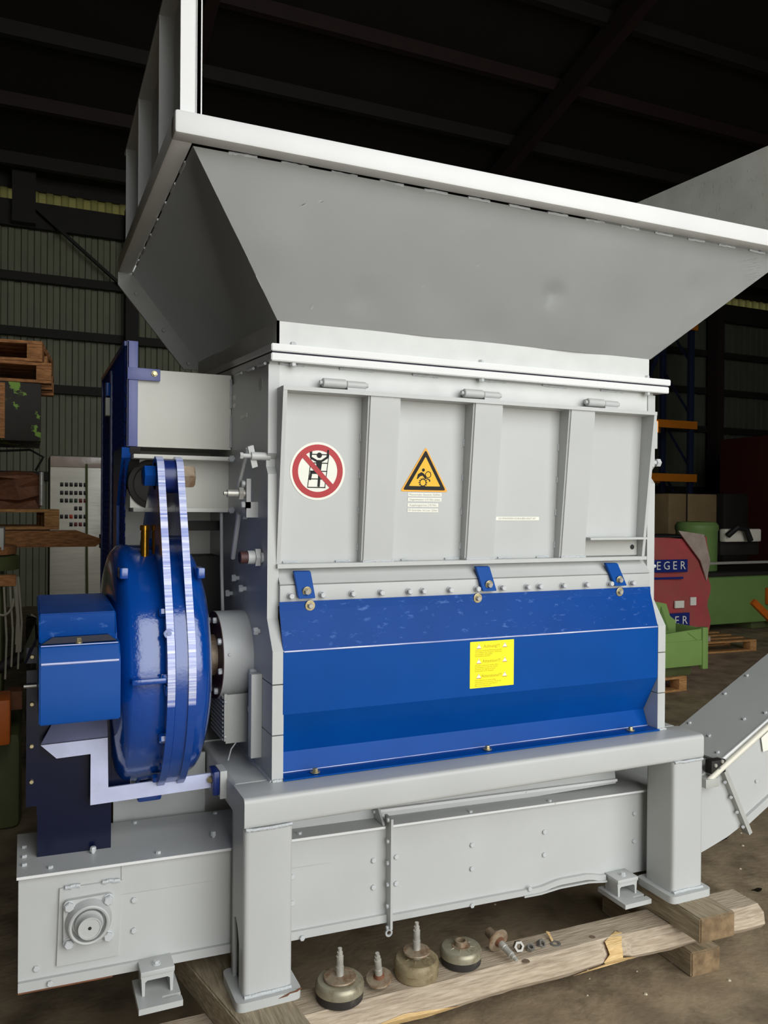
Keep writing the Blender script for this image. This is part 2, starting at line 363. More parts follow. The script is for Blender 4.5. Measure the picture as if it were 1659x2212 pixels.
# base frame
XL, XR, YF, YB, ZT, ZB, ZL = -.0954, 1.3676, -.098, 1.1, -.7035, -.778, -1.181
b = bm_new()
prism(b, roundpoly([(YF, ZB), (YF+.122, ZB), (YF+.122, ZT), (YF, ZT)], .013), YZ, XL, XR)
box(b, XL, XR, YB-.122, YB, ZB, ZT, .012)
for x in (XL, XR-.122): prism(b, roundpoly([(x, ZB), (x+.122, ZB), (x+.122, ZT-.0005), (x, ZT-.0005)], .013), XZ, YF+.1215, YB-.1215)
frame = obj('base_frame', b, GREY, shr)
for i, (x, y) in enumerate(((XL, YF), (XR-.122, YF), (XL, YB-.122), (XR-.122, YB-.122))):
    b = bm_new(); r = .014; w = .122
    if i == 0:      # hollow leg with a cut-out in its outer side
        pts = [(y+.015, ZL), (y+.045, ZL), (y+.045, ZL+.11), (y+.062, ZL+.145), (y+.08, ZL+.16), (y+.1, ZL+.15), (y+.1, ZL), (y+w-.004, ZL), (y+w-.004, ZB), (y+.015, ZB)]
        prism(b, pts, YZ, x, x+.008)
        prism(b, roundpoly([(x, y), (x+w, y), (x+w, y+w), (x+.0, y+w)], r)[0:10]+[(x+w, y+.015), (x+.0, y+.015)], XY, ZL, ZB)
        box(b, x+w-.008, x+w, y+.01, y+w, ZL, ZB); box(b, x, x+w, y+w-.008, y+w, ZL, ZB)
    else:
        prism(b, roundpoly([(x, y), (x+w, y), (x+w, y+w), (x, y+w)], r), XY, ZL, ZB)
    obj('leg', b, GREY, frame)
    b = bm_new(); prism(b, roundpoly([(x-.02, y-.02), (x+w+.02, y-.02), (x+w+.02, y+w+.02), (x-.02, y+w+.02)], .02), XY, ZL-.022, ZL); obj('foot_plate', b, GREY, frame)
    if i < 2:
        weld(frame, (x+.002, y-.001, ZL+.003), (x+w-.002, y-.001, ZL+.003), .0055)
        weld(frame, (x+.004, y, ZB-.001), (x+w-.004, y, ZB-.001), .0045)
weld(frame, (-.002, .0, ZT), (-.002, .55, ZT), .005); weld(frame, (0, -.002, ZT), (.032, -.002, ZT), .006); weld(frame, (1.268, -.002, ZT), (1.302, -.002, ZT), .005)
# side plates
def plate_segments(x0, x1, name):
    zt = .40; yb = 1.08
    b = bm_new()
    prism(b, [(.056, .372), (.056, .14), (.072, .125), (.072, .105), (.054, .085), (.054, -.293), (0, -.3715), (0, -.455), (yb, -.455), (yb, .372)], YZ, x0, x1)
    o = obj(name, b, GREY, shr)
    for z0, z1 in ((-.585, -.458), (ZT, -.588)):
        b = bm_new(); prism(b, [(0, z0), (yb, z0), (yb, z1), (0, z1)], YZ, x0, x1); obj('plate_section', b, GREY, o)
    return o
spl = plate_segments(0, .03, 'side_plate'); spr = plate_segments(1.27, 1.3, 'side_plate')
setp(spl, 'outer side plate on the drive side'); setp(spr, 'side plate on the conveyor outlet side')
b = bm_new(); prism(b, [(.06, .3), (1.0, .3), (1.0, .375), (.06, .375)], YZ, .03, 1.27); hdr = obj('header_panel', b, COLLAR, shr)
b = bm_new(); box(b, .03, 1.27, 1.0, 1.05, -.7, .37); obj('rear_panel', b, GREY, shr)
b = bm_new(); box(b, .03, 1.27, .12, 1.0, -.69, -.6); obj('chamber_floor', b, GREYOLD, shr)
# flanges (rising slightly to the rear)
sl = .058
def fl(z, y): return z+sl*(y-.03)
for nm, z0, z1, xr, yf, mm in (('body_flange', .378, .3985, 1.335, .03, RIMG), ('hopper_flange', .403, .4227, 1.34, .028, RIMG)):
    b = bm_new(); prism(b, [(yf, fl(z0, yf)), (1.13, fl(z0, 1.13)), (1.13, fl(z1, 1.13)), (yf, fl(z1, yf))], YZ, 0., xr)
    bmesh.ops.bevel(b, geom=list(b.edges), offset=.0022, segments=2, affect='EDGES'); o_ = obj(nm, b, mm, shr)
    if nm == 'body_flange': bfl = o_
    else: hfl = o_
b = bm_new(); prism(b, [(.032, fl(.3985, .032)), (1.12, fl(.3985, 1.12)), (1.12, fl(.403, 1.12)), (.032, fl(.403, .032))], YZ, .004, 1.331); obj('flange_gasket', b, NAVY, shr)
b = bm_new(); prism(b, [(.062, .37), (1.05, .372), (1.05, .44), (.062, .385)], YZ, .004, 1.296); obj('flange_neck', b, GREY, shr)
for x in (.063, .635, 1.255):
    bolt(bfl, (x, .043, fl(.378, .043)), (0, 0, -1), .0085, .011); bolt(hfl, (x, .046, fl(.4227, .046)), (0, 0, 1), .0085, .009)
for x0, x1 in ((.03, .1), (.2, .3), (.42, .5), (.64, .73), (.86, .95), (1.08, 1.17)): weld(hdr, (x0, .0595, .376), (x1, .0595, .376), .004)
for y0 in (.08, .2, .34): weld(spl, (-.0015, y0, fl(.374, y0)), (-.0015, y0+.07, fl(.374, y0+.07)), .0045)
# hopper
ZC, ZR0, ZR1 = .485, .8525, .9067
CX0, CX1, CY0, CY1 = .02, 1.27, .046, 1.1
b = bm_new()
for dims in ((CX0, CX1, CY0, CY0+.006), (CX0, CX0+.006, CY0, CY1), (CX1-.006, CX1, CY0, CY1), (CX0, CX1, CY1-.006, CY1)):
    x0, x1, y0, y1 = dims
    v = [(x0, y0), (x1, y0), (x1, y1), (x0, y1)]
    lo = [b.verts.new((p[0], p[1], fl(.42, p[1]))) for p in v]; hi = [b.verts.new((p[0], p[1], fl(ZC, p[1]))) for p in v]
    b.faces.new(lo[::-1]); b.faces.new(hi)
    for i in range(4): b.faces.new((lo[i], lo[(i+1) % 4], hi[(i+1) % 4], hi[i]))
hop = obj('hopper', b, COLLAR, shr); setp(hop, 'upright collar under the flared panels')
RX0, RX1, RY0, RY1 = -.222, 1.755, -.066, 1.1
zc0, zc1 = fl(ZC, CY0), fl(ZC, CY1); zr = ZR0-.0035
def dented(name, A, B, C, D, mm, dents=(), nu=40, nv=20, t=.005):
    """flared panel A-B bottom, D-C top, with shallow dents"""
    A, B, C, D = (Vector(p) for p in (A, B, C, D)); n = (B-A).cross(D-A).normalized(); b = bm_new(); G = []
    for j in range(nv+1):
        row = []
        for i in range(nu+1):
            u, v = i/nu, j/nv; p = A.lerp(B, u).lerp(D.lerp(C, u), v); d = 0
            for cu, cv, rad, dp in dents:
                q = A.lerp(B, cu).lerp(D.lerp(C, cu), cv); d += dp*math.exp(-((p-q).length/rad)**2)
            row.append(b.verts.new(p+n*d))
        G.append(row)
    for j in range(nv):
        for i in range(nu): b.faces.new((G[j][i], G[j][i+1], G[j+1][i+1], G[j+1][i]))
    bmesh.ops.solidify(b, geom=list(b.faces), thickness=t)
    return obj(name, b, mm, hop)
dents = [(.6, .42, .03, -.011), (.66, .52, .2, .006), (.2, .22, .04, -.004), (.05, .5, .08, .005), (.9, .62, .05, -.005), (.35, .06, .09, .005), (.72, .12, .1, .006), (.15, .7, .25, .006), (.86, .3, .15, -.006), (.5, .05, .05, -.004)]
dented('front_panel', (CX0, CY0, zc0), (CX1, CY0, zc0), (RX1, RY0, zr), (RX0, RY0, zr), GREY, dents, 110, 50)
dented('side_panel', (CX0, CY1, zc1), (CX0, CY0, zc0), (RX0, RY0, zr), (RX0, RY1, zr), GREY, [(.4, .3, .15, .006), (.7, .5, .1, -.005)])
dented('side_panel', (CX1, CY0, zc0), (CX1, CY1, zc1), (RX1, RY1, zr), (RX1, RY0, zr), GREY)
dented('rear_panel', (CX1, CY1, zc1), (CX0, CY1, zc1), (RX0, RY1, zr), (RX1, RY1, zr), GREY)
for dims in ((RX0-.05, RX1+.05, RY0-.05, RY0), (RX0-.05, RX0, RY0, RY1), (RX1, RX1+.05, RY0, RY1), (RX0-.05, RX1+.05, RY1, RY1+.05)):
    bxo('rim_bar', (*dims, ZR0, ZR1), RIMG, hop, .007)
# stitch welds under the rim: the gaps between them stay open
nst = 15
for i in range(nst):
    x0 = RX0+.03+(RX1-RX0)*i/nst; weld(hop, (x0+.055, RY0+.001, zr), (x0+.125, RY0+.001, zr), .0042)
for i in range(8):
    y0 = RY0+.05+(RY1-RY0)*i/8; weld(hop, (RX0+.001, y0+.05, zr), (RX0+.001, y0+.115, zr), .0042)
# bolted rear edge flange of the hopper
b = bm_new(); prism(b, [(RX0-.05, ZR0), (RX0-.05, ZR0-.045), (CX0-.055, zc1-.03), (CX0, zc1-.03), (CX0, zc1), (RX0+.0, ZR0-.0)], XZ, RY1-.004, RY1+.008)
efl = obj('edge_flange', b, GREY, hop)
for t in (.14, .55, .93): bolt(hop, (RX0-.035+(CX0-RX0-.0)*t+.015, RY1-.004, ZR0-.02+(zc1-ZR0)*t-.01), (0, -1, 0), .008, .007)
# raised hopper side walls with posts
def wtop(y): return 1.318-.07*y
b = bm_new(); prism(b, [(RY0-.04, ZR1), (RY1, ZR1), (RY1, wtop(RY1)), (RY0-.04, wtop(RY0))], YZ, -.222, -.212); obj('side_wall', b, GREY, hop)
b = bm_new(); prism(b, [(RY0+.06, ZR1), (RY1, ZR1), (RY1, 1.30), (RY0+.06, 1.255)], YZ, 1.752, 1.76); obj('side_wall', b, CONCW, hop)
b = bm_new(); box(b, -.258, -.2215, RY0-.036, RY0-.02, ZR1, wtop(0)); box(b, -.2205, -.209, RY0-.04, RY0-.02, ZR1, wtop(0)); box(b, -.223, -.219, RY0-.03, RY0-.02, ZR1, wtop(0)); obj('wall_post', b, RIMG, hop)
for y in (.2, .62, .95):
    b = bm_new(); box(b, -.262, -.222, y, y+.008, ZR1, wtop(y)-.008); obj('wall_post', b, GREY, hop)
b = bm_new(); prism(b, [(RY0-.02, wtop(RY0)-.008), (1.0, wtop(1.)-.008), (1.0, wtop(1.)), (RY0-.02, wtop(RY0))], YZ, -.262, -.212); obj('top_rail', b, GREY, hop)

# flap door
def dy(z, top, bot): return top+(bot-top)*(.311-z)/.471
DX0, DX1, DZ1, DZ0 = .024, 1.258, .311, -.162
def ypan(z): return .058+.027*(.305-z)/.455
b = bm_new(); prism(b, [(ypan(DZ0), DZ0), (ypan(DZ1), DZ1), (ypan(DZ1)+.006, DZ1), (ypan(DZ0)+.006, DZ0)], YZ, DX0+.004, DX1-.004)
door = obj('flap_door', b, GREY, shr); setp(door, 'flat door sheet between the ribs')
ft, fb = 0., .054
for x0, x1 in ((DX0, DX0+.011), (DX1-.011, DX1)):
    b = bm_new(); prism(b, [(fb, DZ0), (ft, DZ1), (ypan(DZ1)+.004, DZ1), (ypan(DZ0)+.012, DZ0)], YZ, x0, x1)
    obj('frame_bar', b, GREY, door)
b = bm_new(); prism(b, [(ft, DZ1), (ft, DZ1-.011), (.066, DZ1-.011), (.066, DZ1)], YZ, DX0, DX1); obj('frame_bar', b, GREY, door)
b = bm_new(); prism(b, [(fb-.012, DZ0), (fb-.012, DZ0+.011), (.1, DZ0+.011), (.1, DZ0)], YZ, DX0, DX1); obj('frame_bar', b, GREY, door)
zb_ = DZ0+.011; zt_ = DZ1-.011
for x0, x1 in ((.265, .361), (.591, .69), (.925, 1.022)):
    b = bm_new(); prism(b, [(.052, zb_), (.006, zt_), (ypan(zt_), zt_), (ypan(zb_), zb_)], YZ, x0, x1)
    bmesh.ops.bevel(b, geom=[e for e in b.edges if abs(e.verts[0].co.x-e.verts[1].co.x) < 1e-6 and all(v.co.y < .053 for v in e.verts)], offset=.005, segments=3, affect='EDGES')
    obj('rib', b, GREY, door)
    for z in (.2, .1, 0., -.1): weld(door, (x0-.001, ypan(z)-.001, z), (x0-.001, ypan(z-.02)-.001, z-.02), .003)
    weld(door, (x0+.002, .05, zb_+.001), (x1-.002, .05, zb_+.001), .005)
for x0 in (.05, .2, .4, .54, .72, .86): weld(door, (x0, ypan(zb_)-.003, zb_+.002), (x0+.045, ypan(zb_)-.003, zb_+.002), .004)
b = bm_new(); box(b, 1.024, 1.25, .03, .08, -.096, -.089); obj('handle_bar', b, GREY, door)
b = bm_new(); box(b, 1.03, 1.245, .074, .083, -.148, -.097); hp = obj('handle_plate', b, GREYOLD, door)
b = bm_new(); cyl(b, (1.225, .0735, -.122), (1.225, .0725, -.122), .008); obj('bolt_hole', b, BLACK, door)
for x0, L_ in ((.142, .125), (.572, .12), (1.01, .118)):
    b = bm_new(); cyl(b, (x0, .036, .331), (x0+L_*.53, .036, .331), .0125, 20, ch=.002); cyl(b, (x0+L_*.54, .036, .330), (x0+L_, .036, .330), .0105, 20, ch=.002)
    cyl(b, (x0-.008, .036, .331), (x0+L_+.006, .036, .331), .006, 14)
    box(b, x0+L_*.56, x0+L_*.98, .03, .06, .312, .33); box(b, x0+.004, x0+L_*.5, .036, .061, .328, .343, .003)
    obj('hinge', b, GREY, door)
b = bm_new(); box(b, .034, 1.24, .047, .0605, .311, .3165); obj('hinge_gap_seal', b, NAVY, door)
# panel below the flap and bolted knife bar
b = bm_new(); sheet(b, [(.04, -.203), (.075, -.16), (.12, -.15)], YZ, -.004, .03, 1.27); obj('deflector_panel', b, GREY, shr)
b = bm_new(); box(b, .03, 1.27, .04, .075, -.262, -.2065, .002); kb = obj('knife_bar', b, GREY, shr)
b = bm_new(); box(b, .03, 1.27, .047, .075, -.2065, -.202); obj('seam_strip', b, GREYOLD, shr)
for x in (.058, .145, .232, .317, .402, .446, .532, .621, .707, .795, .838, .925, 1.012, 1.104, 1.192):
    bolt(kb, (x, .04, -.234), (0, -1, 0), .0085, .009, washer=.0095, shank=.006)
# blue knife guard
b = bm_new(); sheet(b, [(.036, -.249), (.034, -.272), (0, -.373), (0, -.535), (.062, -.65), (.042, -.6985), (-.013, -.6985)], YZ, .004, .028, 1.268)
kg = obj('knife_guard', b, [BLUEG, BLUES], shr, smooth=False)
for p_ in kg.data.polygons:
    if p_.center.z > kg.data.vertices[0].co.z-.16: p_.material_index = 1
setp(kg, 'glossy blue folded knife guard')
b = bm_new(); tube(b, [(.03, -.0012, -.373), (1.266, -.0012, -.373)], .0022, 8); obj('fold_edge', b, EDGE, kg)
b = bm_new(); tube(b, [(.03, .0405, -.6975), (1.266, .0405, -.6975)], .0012, 6); obj('fold_edge', b, EDGE, kg)
for x in (.111, .623, 1.142): bolt(kg, (x, .0345, -.261), (0, -1, -.1), .0075, .008, washer=.014, m_=CHROME, wm=ZINC)
for x in (.12, .645, 1.169): bolt(kg, (x, .009, -.6965), (0, 0, 1), .0075, .008, washer=.013, m_=ZINC)
for x, x1 in ((.066, .075), (.617, .633), (1.088, 1.113)):
    b = bm_new(); P0, P1 = Vector((x, .035, -.171)), Vector((x1, .02, -.241)); w = Vector((.047, 0, 0)); t = Vector((0, .013, .002))
    vs = [b.verts.new(p) for p in (P1, P1+w, P1+w+t, P1+t, P0, P0+w, P0+w+t, P0+t)]
    for f in ((0, 3, 2, 1), (4, 5, 6, 7), (0, 1, 5, 4), (1, 2, 6, 5), (2, 3, 7, 6), (3, 0, 4, 7)): b.faces.new([vs[i] for i in f])
    bmesh.ops.bevel(b, geom=list(b.edges), offset=.0015, segments=2, affect='EDGES')
    st = obj('clamp_strap', b, BLUEG, shr); p = P0.lerp(P1, .72)+w*.55
    bolt(st, (p.x, p.y-.0005, p.z), (0, -1, -.2), .0085, .009, washer=.0125, m_=CHROME, wm=ZINC)

# ---- signs on the flap
def pframe(x, z):
    v = Vector((0, -.0593, 1)).normalized(); return ((x, ypan(z)-.0006, z), (1, 0, 0), v, Vector((1, 0, 0)).cross(v))
fr = pframe(.1425, .0965)
b = bm_new(); prism(b, circ(.0785, 48), fr, 0, .0008); sg = obj('prohibition_sign', b, WHITE, shr); setp(sg, 'round red-ringed no-climbing sign')
b = bm_new(); ringp(b, .056, .072, fr, .0009, .0014, 48); obj('red_ring', b, RED, sg)
b = bm_new()
for xx in (-.022, .027): prism(b, strip2((xx-.006, -.045), (xx+.004, .053), .0022), fr, .0009, .0012)
for k, zz in enumerate((-.044, -.021, .0, .022, .045)): prism(b, strip2((-.027+k*.002, zz), (.023+k*.002, zz), .0028), fr, .0009, .0012)
obj('ladder_print', b, BLACK, sg)
b = bm_new(); prism(b, circ(.0075, 16, (.003, .043)), fr, .0012, .0016)
prism(b, [(-.006, .030), (.012, .030), (.008, -.005), (-.003, -.005)], fr, .0012, .0016)
for p, q, w in (((-.005, .028), (-.021, .036), .006), ((-.021, .035), (-.022, .052), .005), ((.011, .028), (.026, .038), .006), ((.026, .036), (.028, .058), .005),
                ((-.001, -.004), (-.018, -.004), .007), ((-.018, -.001), (-.022, -.024), .006), ((.005, -.004), (.003, -.042), .007)): prism(b, strip2(p, q, w), fr, .0012, .0016)
obj('climber_print', b, BLACK, sg)
b = bm_new(); prism(b, strip2((-.044, .044), (.044, -.044), .0135), fr, .0017, .0021); obj('red_bar', b, RED, sg)
fr = pframe(.4665, .046)
def tri(s): # rounded triangle, base centred on the origin
    w, h = .076, .128; c = Vector((0, h*.36)); P = [Vector((-w, 0)), Vector((w, 0)), Vector((0, h))]
    return [tuple(c+(p-c)*s) for p in P]
b = bm_new(); prism(b, roundpoly(tri(1.), .008), fr, 0, .0008); sg = obj('warning_triangle', b, YELB, shr); setp(sg, 'yellow hand-crush warning triangle')
b = bm_new(); prism(b, roundpoly(tri(.9), .007), fr, .0009, .0012); obj('black_border', b, BLACK, sg)
b = bm_new(); prism(b, roundpoly(tri(.66), .003), fr, .0013, .0016); obj('yellow_field', b, YEL, sg)
b = bm_new(); gc = (-.006, .026)
ringp(b, .0085, .0108, fr, .0017, .002, 24, gc)
for i in range(12):
    a = 2*math.pi*i/12; prism(b, strip2((gc[0]+.0105*math.cos(a), gc[1]+.0105*math.sin(a)), (gc[0]+.0138*math.cos(a), gc[1]+.0138*math.sin(a)), .003), fr, .0017, .002)
ringp(b, .0075, .0098, fr, .0017, .002, 24, (.010, .049)); prism(b, strip2((-.002, .040), (.016, .034), .003), fr, .0017, .002)
prism(b, strip2((.013, .033), (.017, .030), .004), fr, .0017, .002); obj('gear_print', b, BLACK, sg)
b = bm_new(); prism(b, circ(.0048, 14, (-.006, .062)), fr, .0017, .002)
prism(b, [(-.026, .036), (-.023, .05), (-.012, .056), (-.004, .052), (.003, .044), (.004, .039), (-.002, .040), (-.008, .046), (-.016, .044), (-.023, .036)], fr, .0017, .002); obj('worker_print', b, BLACK, sg)
for z, w, s in ((.0375, .108, 'Messernabe Gewicht 320Nm'), (.0235, .108, 'Gegenmesser x10 Nm unten'), (.0075, .098, 'Kupplungsarmet 210 Nm'), (-.0075, .098, 'Öl Getriebe 16 Liter 220er')):
    f2 = pframe(.415+w/2, z); b = bm_new(); prism(b, [(-w/2, -.0053), (w/2, -.0053), (w/2, .0053), (-w/2, .0053)], f2, 0, .0006)
    ls = obj('label_strip', b, WHITE, shr); text(s, .0085, f2, .0009, GREYT, ls)
f2 = pframe(.785, -.0305); b = bm_new(); prism(b, [(-.079, -.0055), (.079, -.0055), (.079, .0055), (-.079, .0055)], f2, 0, .0006)
ls = obj('label_strip', b, WHITE, shr); text('B.Z SPANNEISEN SCHRAUBEN KRAFT 207', .0078, f2, .0009, GREYT, ls, sx=.92)
# yellow notice on the guard
fr = ((.579, -.0004, -.514), (1, 0, 0), (0, 0, 1), (0, -1, 0))
b = bm_new(); prism(b, roundpoly([(0, 0), (.147, 0), (.147, .133), (0, .133)], .002), fr, 0, .0006); yn = obj('safety_notice', b, LEMON, shr); setp(yn, 'bright yellow notice in three languages')
for k, (t1, L3) in enumerate((('Achtung!!!', ('Nicht in laufende Maschine greifen', 'Vor Öffnen der Klappen Maschine', 'ausschalten und gegen', 'Einschalten sichern')),
                              ('Attention!!!', ('Ne pas mettre les mains dans', 'la machine en marche. Avant', "d'ouvrir les capots arrêter", 'la machine et la bloquer')),
                              ('Attenzione!!!', ('Non mettere le mani nella', 'macchina in movimento. Prima di', 'aprire fermare la macchina e', 'bloccare accensione')))):
    yb = .121-.0425*k
    text(t1, .013, ((.579+.0715, -.0004, -.514+yb-.003), *fr[1:]), .0009, OLIVE, yn)
    for j, s in enumerate(L3): text(s, .0056, ((.579+.0165, -.0004, -.514+yb-.0145-j*.0052), *fr[1:]), .0009, OLIVE, yn, 'LEFT', sx=1.15)
    b = bm_new()
    for cx in (.029, .116): prism(b, [(cx-.0075, yb-.008), (cx+.0075, yb-.008), (cx, yb+.0055)], fr, .0007, .001)
    obj('notice_symbol', b, WHITE, yn)
    b = bm_new()
    for cx in (.029, .116):
        prism(b, strip2((cx-.0078, yb-.0084), (cx+.0078, yb-.0084), .0013), fr, .0008, .0012); prism(b, strip2((cx-.0022, yb+.0015), (cx+.0022, yb+.0015), .001), fr, .0011, .0014)
    obj('notice_symbol', b, RED, yn)

# ---- drive side: hub, shaft, gearbox
GY, GZ = .305, -.424
b = bm_new(); lathe(b, [(0, .124), (.082, .124), (.084, .122), (.084, .08)], (0.0, GY, GZ), (-1, 0, 0), 48); hub = obj('bearing_hub', b, GREY, shr)
b = bm_new(); lathe(b, [(0, .1235), (.004, .1235), (.004, .05)], (-.0805, GY, GZ), (-1, 0, 0), 48); obj('hub_face', b, MAROON, hub)
for k in range(8):
    a = 2*math.pi*(k+.35)/8; bolt(hub, (-.0845, GY+.106*math.cos(a), GZ+.106*math.sin(a)), (-1, 0, 0), .009, .01)
bolt(hub, (-.068, GY-.124, GZ+.02), (0, -1, 0), .0045, .003)
b = bm_new(); lathe(b, [(0, .058), (.028, .058), (.03, .052), (.08, .052)], (-.083, GY, GZ), (-1, 0, 0), 32); obj('drive_shaft', b, RUST, shr)
b = bm_new()
lathe(b, [(-.13, .06), (-.13, .17), (-.136, .22), (-.145, .26), (-.158, .292), (-.167, .304), (-.178, .31), (-.2, .314), (-.262, .314), (-.268, .317), (-.343, .317), (-.352, .313), (-.366, .296), (-.376, .26), (-.384, .16), (-.384, 0)], (0, GY, GZ), (1, 0, 0), 72)
gb = obj('gearbox', b, BLUEC, shr, ang=40); setp(gb, 'big round cast gearbox in glossy blue')
b = bm_new(); lathe(b, [(-.206, .30), (-.206, .338), (-.21, .342), (-.248, .342), (-.252, .338), (-.252, .30)], (0, GY, GZ), (1, 0, 0), 72); obj('casing_flange', b, BLUEC, gb)
PY, PZ = .19, .078
def teardrop():
    r0, r1 = .052, .347; d = math.hypot(PY-GY, PZ-GZ); base = math.atan2(PZ-GZ, PY-GY); al = math.acos((r1-r0)/d); pts = []
    for i in range(41): a = base+al+(2*math.pi-2*al)*i/40; pts.append((GY+r1*math.cos(a), GZ+r1*math.sin(a)))
    for i in range(13): a = base-al+2*al*i/12; pts.append((PY+r0*math.cos(a), PZ+r0*math.sin(a)))
    return pts
for x0 in (-.268, -.2185):
    b = bm_new(); prism(b, teardrop(), YZ, x0, x0+.018)
    for f in b.faces: f.material_index = 1 if (len(f.verts) == 4 and f.calc_center_median().z > GZ-.05 and f.calc_center_median().y < PY) else 0
    obj('torque_arm', b, [BLUEC, EDGE], gb)
b = bm_new(); lathe(b, [(-.3, .0), (-.3, .022), (-.296, .03), (-.268, .03)], (0, PY, PZ), (1, 0, 0), 6); lathe(b, [(-.268, .036), (-.262, .036)], (0, PY, PZ), (1, 0, 0), 24); obj('pin_bolt', b, BLUE, gb)
b = bm_new(); lathe(b, [(-.25, .045), (-.2135, .045)], (0, PY, PZ), (1, 0, 0), 28); obj('pin_bushing', b, BLUED, gb)
b = bm_new(); lathe(b, [(-.197, .032), (-.17, .032), (-.165, .025)], (0, PY, PZ), (1, 0, 0), 6); obj('pin_nut', b, RUST, gb)
b = bm_new(); lathe(b, [(-.46, .022), (-.15, .022)], (0, PY, PZ), (1, 0, 0), 16)
for x, ln in ((-.302, .035), (-.345, .03)):
    pass
b.free()
for k, (x, yy) in enumerate(((-.292, .19), (-.262, .2))):
    b = bm_new(); z0 = GZ+.285; lathe(b, [(0, .0105), (.07, .0105), (.07, .0095), (.074, .0095), (.074, .0125), (.086, .0125), (.088, .011)], (x, yy, z0), (0, 0, 1), 20); obj('oil_cup', b, BRASS, gb)
for a in (100, 150, 178, 205, 235, 262):
    ar = math.radians(a); yy, zz = GY+.33*math.cos(ar), GZ+.33*math.sin(ar); bolt(gb, (-.266, yy, zz), (-1, 0, 0), .012, .014, m_=BLUEC)
for x0, x1, yy, zz in ((-.366, -.345, .09, -.168), (-.176, -.156, .09, -.172)):
    bxo('casting_lug', (x0, x1, yy-.01, yy+.05, zz-.014, zz+.014), BLUEC, gb, .004)
b = bm_new(); cyl(b, (-.262, GY-.312, GZ+.115), (-.262, GY-.325, GZ+.117), .012, 16); cyl(b, (-.262, GY-.32, GZ+.117), (-.262, GY-.329, GZ+.118), .006, 6); obj('drain_plug', b, BLUEC, gb)
bxo('casting_lug', (-.272, -.255, GY-.34, GY-.3, GZ-.03, GZ-.005), BLUEC, gb, .003)
bxo('casting_lug', (-.35, -.27, GY-.345, GY-.305, GZ+.002, GZ+.016), BLUEC, gb, .004)
for x, zz in ((-.262, GZ-.225), ): bolt(gb, (x, GY-.235, zz), (0, -1, -.4), .011, .012, m_=BLUEC)
bxo('casting_lug', (-.3, -.235, GY-.06, GY+.03, GZ-.375, GZ-.32), BLUEC, gb, .008)
for xx in (-.305, -.292): bolt(gb, (xx+.0, GY-.04, GZ-.345+(.02 if xx > -.3 else -.008)), (-1, 0, 0), .012, .012, m_=BLUEC)

# belt guard
gx0, gx1 = -.55, -.381
b = bm_new(); prism(b, [(-.1, -.48), (-.1, -.347), (-.08, -.311), (-.055, -.309), (.3, -.29), (.3, -.47)], YZ, gx0, gx1)
bmesh.ops.bevel(b, geom=list(b.edges), offset=.003, segments=2, affect='EDGES'); bg_ = obj('belt_guard', b, BLUEG, shr); setp(bg_, 'folded blue sheet guard over the belt drive')
b = bm_new(); prism(b, [(-.064, -.3085), (-.052, -.294), (-.028, -.246), (.2, -.236), (.3, -.236), (.3, -.29)], YZ, gx0, gx1-.004)
bmesh.ops.bevel(b, geom=list(b.edges), offset=.003, segments=2, affect='EDGES'); obj('guard_hood', b, BLUES, bg_)
b = bm_new(); tube(b, [(gx0+.004, -.1, -.347), (gx1-.004, -.1, -.347)], .0028, 8); obj('fold_edge', b, EDGE, bg_)
b = bm_new(); tube(b, [(gx0+.004, -.08, -.3105), (gx1-.004, -.08, -.3105)], .0014, 8); obj('fold_edge', b, EDGE, bg_)
b = bm_new(); prism(b, [(gx0+.004, -.3085), (gx1-.006, -.307), (gx1-.024, -.293), (gx0+.028, -.294)], XZ, -.069, -.055); obj('ledge_shade', b, NAVYB, bg_)  # added dark strip painting the shade of the recess under the hood
bolt(bg_, (-.468, -.068, -.309), (0, 0, 1), .006, .009, washer=.008, m_=ZINC); bolt(bg_, (-.466, -.058, -.3), (0, -1, .5), .005, .006, m_=ZINC)
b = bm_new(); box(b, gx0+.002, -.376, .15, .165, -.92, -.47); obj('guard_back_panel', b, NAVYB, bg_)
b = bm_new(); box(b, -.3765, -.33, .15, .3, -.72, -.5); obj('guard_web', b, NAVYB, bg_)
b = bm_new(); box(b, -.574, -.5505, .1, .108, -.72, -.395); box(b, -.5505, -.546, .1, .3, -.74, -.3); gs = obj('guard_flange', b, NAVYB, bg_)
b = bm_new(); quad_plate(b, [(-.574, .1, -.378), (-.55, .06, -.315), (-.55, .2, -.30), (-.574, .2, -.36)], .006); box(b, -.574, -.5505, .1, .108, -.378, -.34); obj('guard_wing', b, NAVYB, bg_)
for z in (-.362, -.475, -.575, -.66): bolt(bg_, (-.562, .0995, z), (0, -1, 0), .0055, .006, m_=ZINC)
b = bm_new(); cyl(b, (-.58, .09, -.43), (-.552, .09, -.43), .004, 10); obj('guard_screw', b, CHROME, bg_)
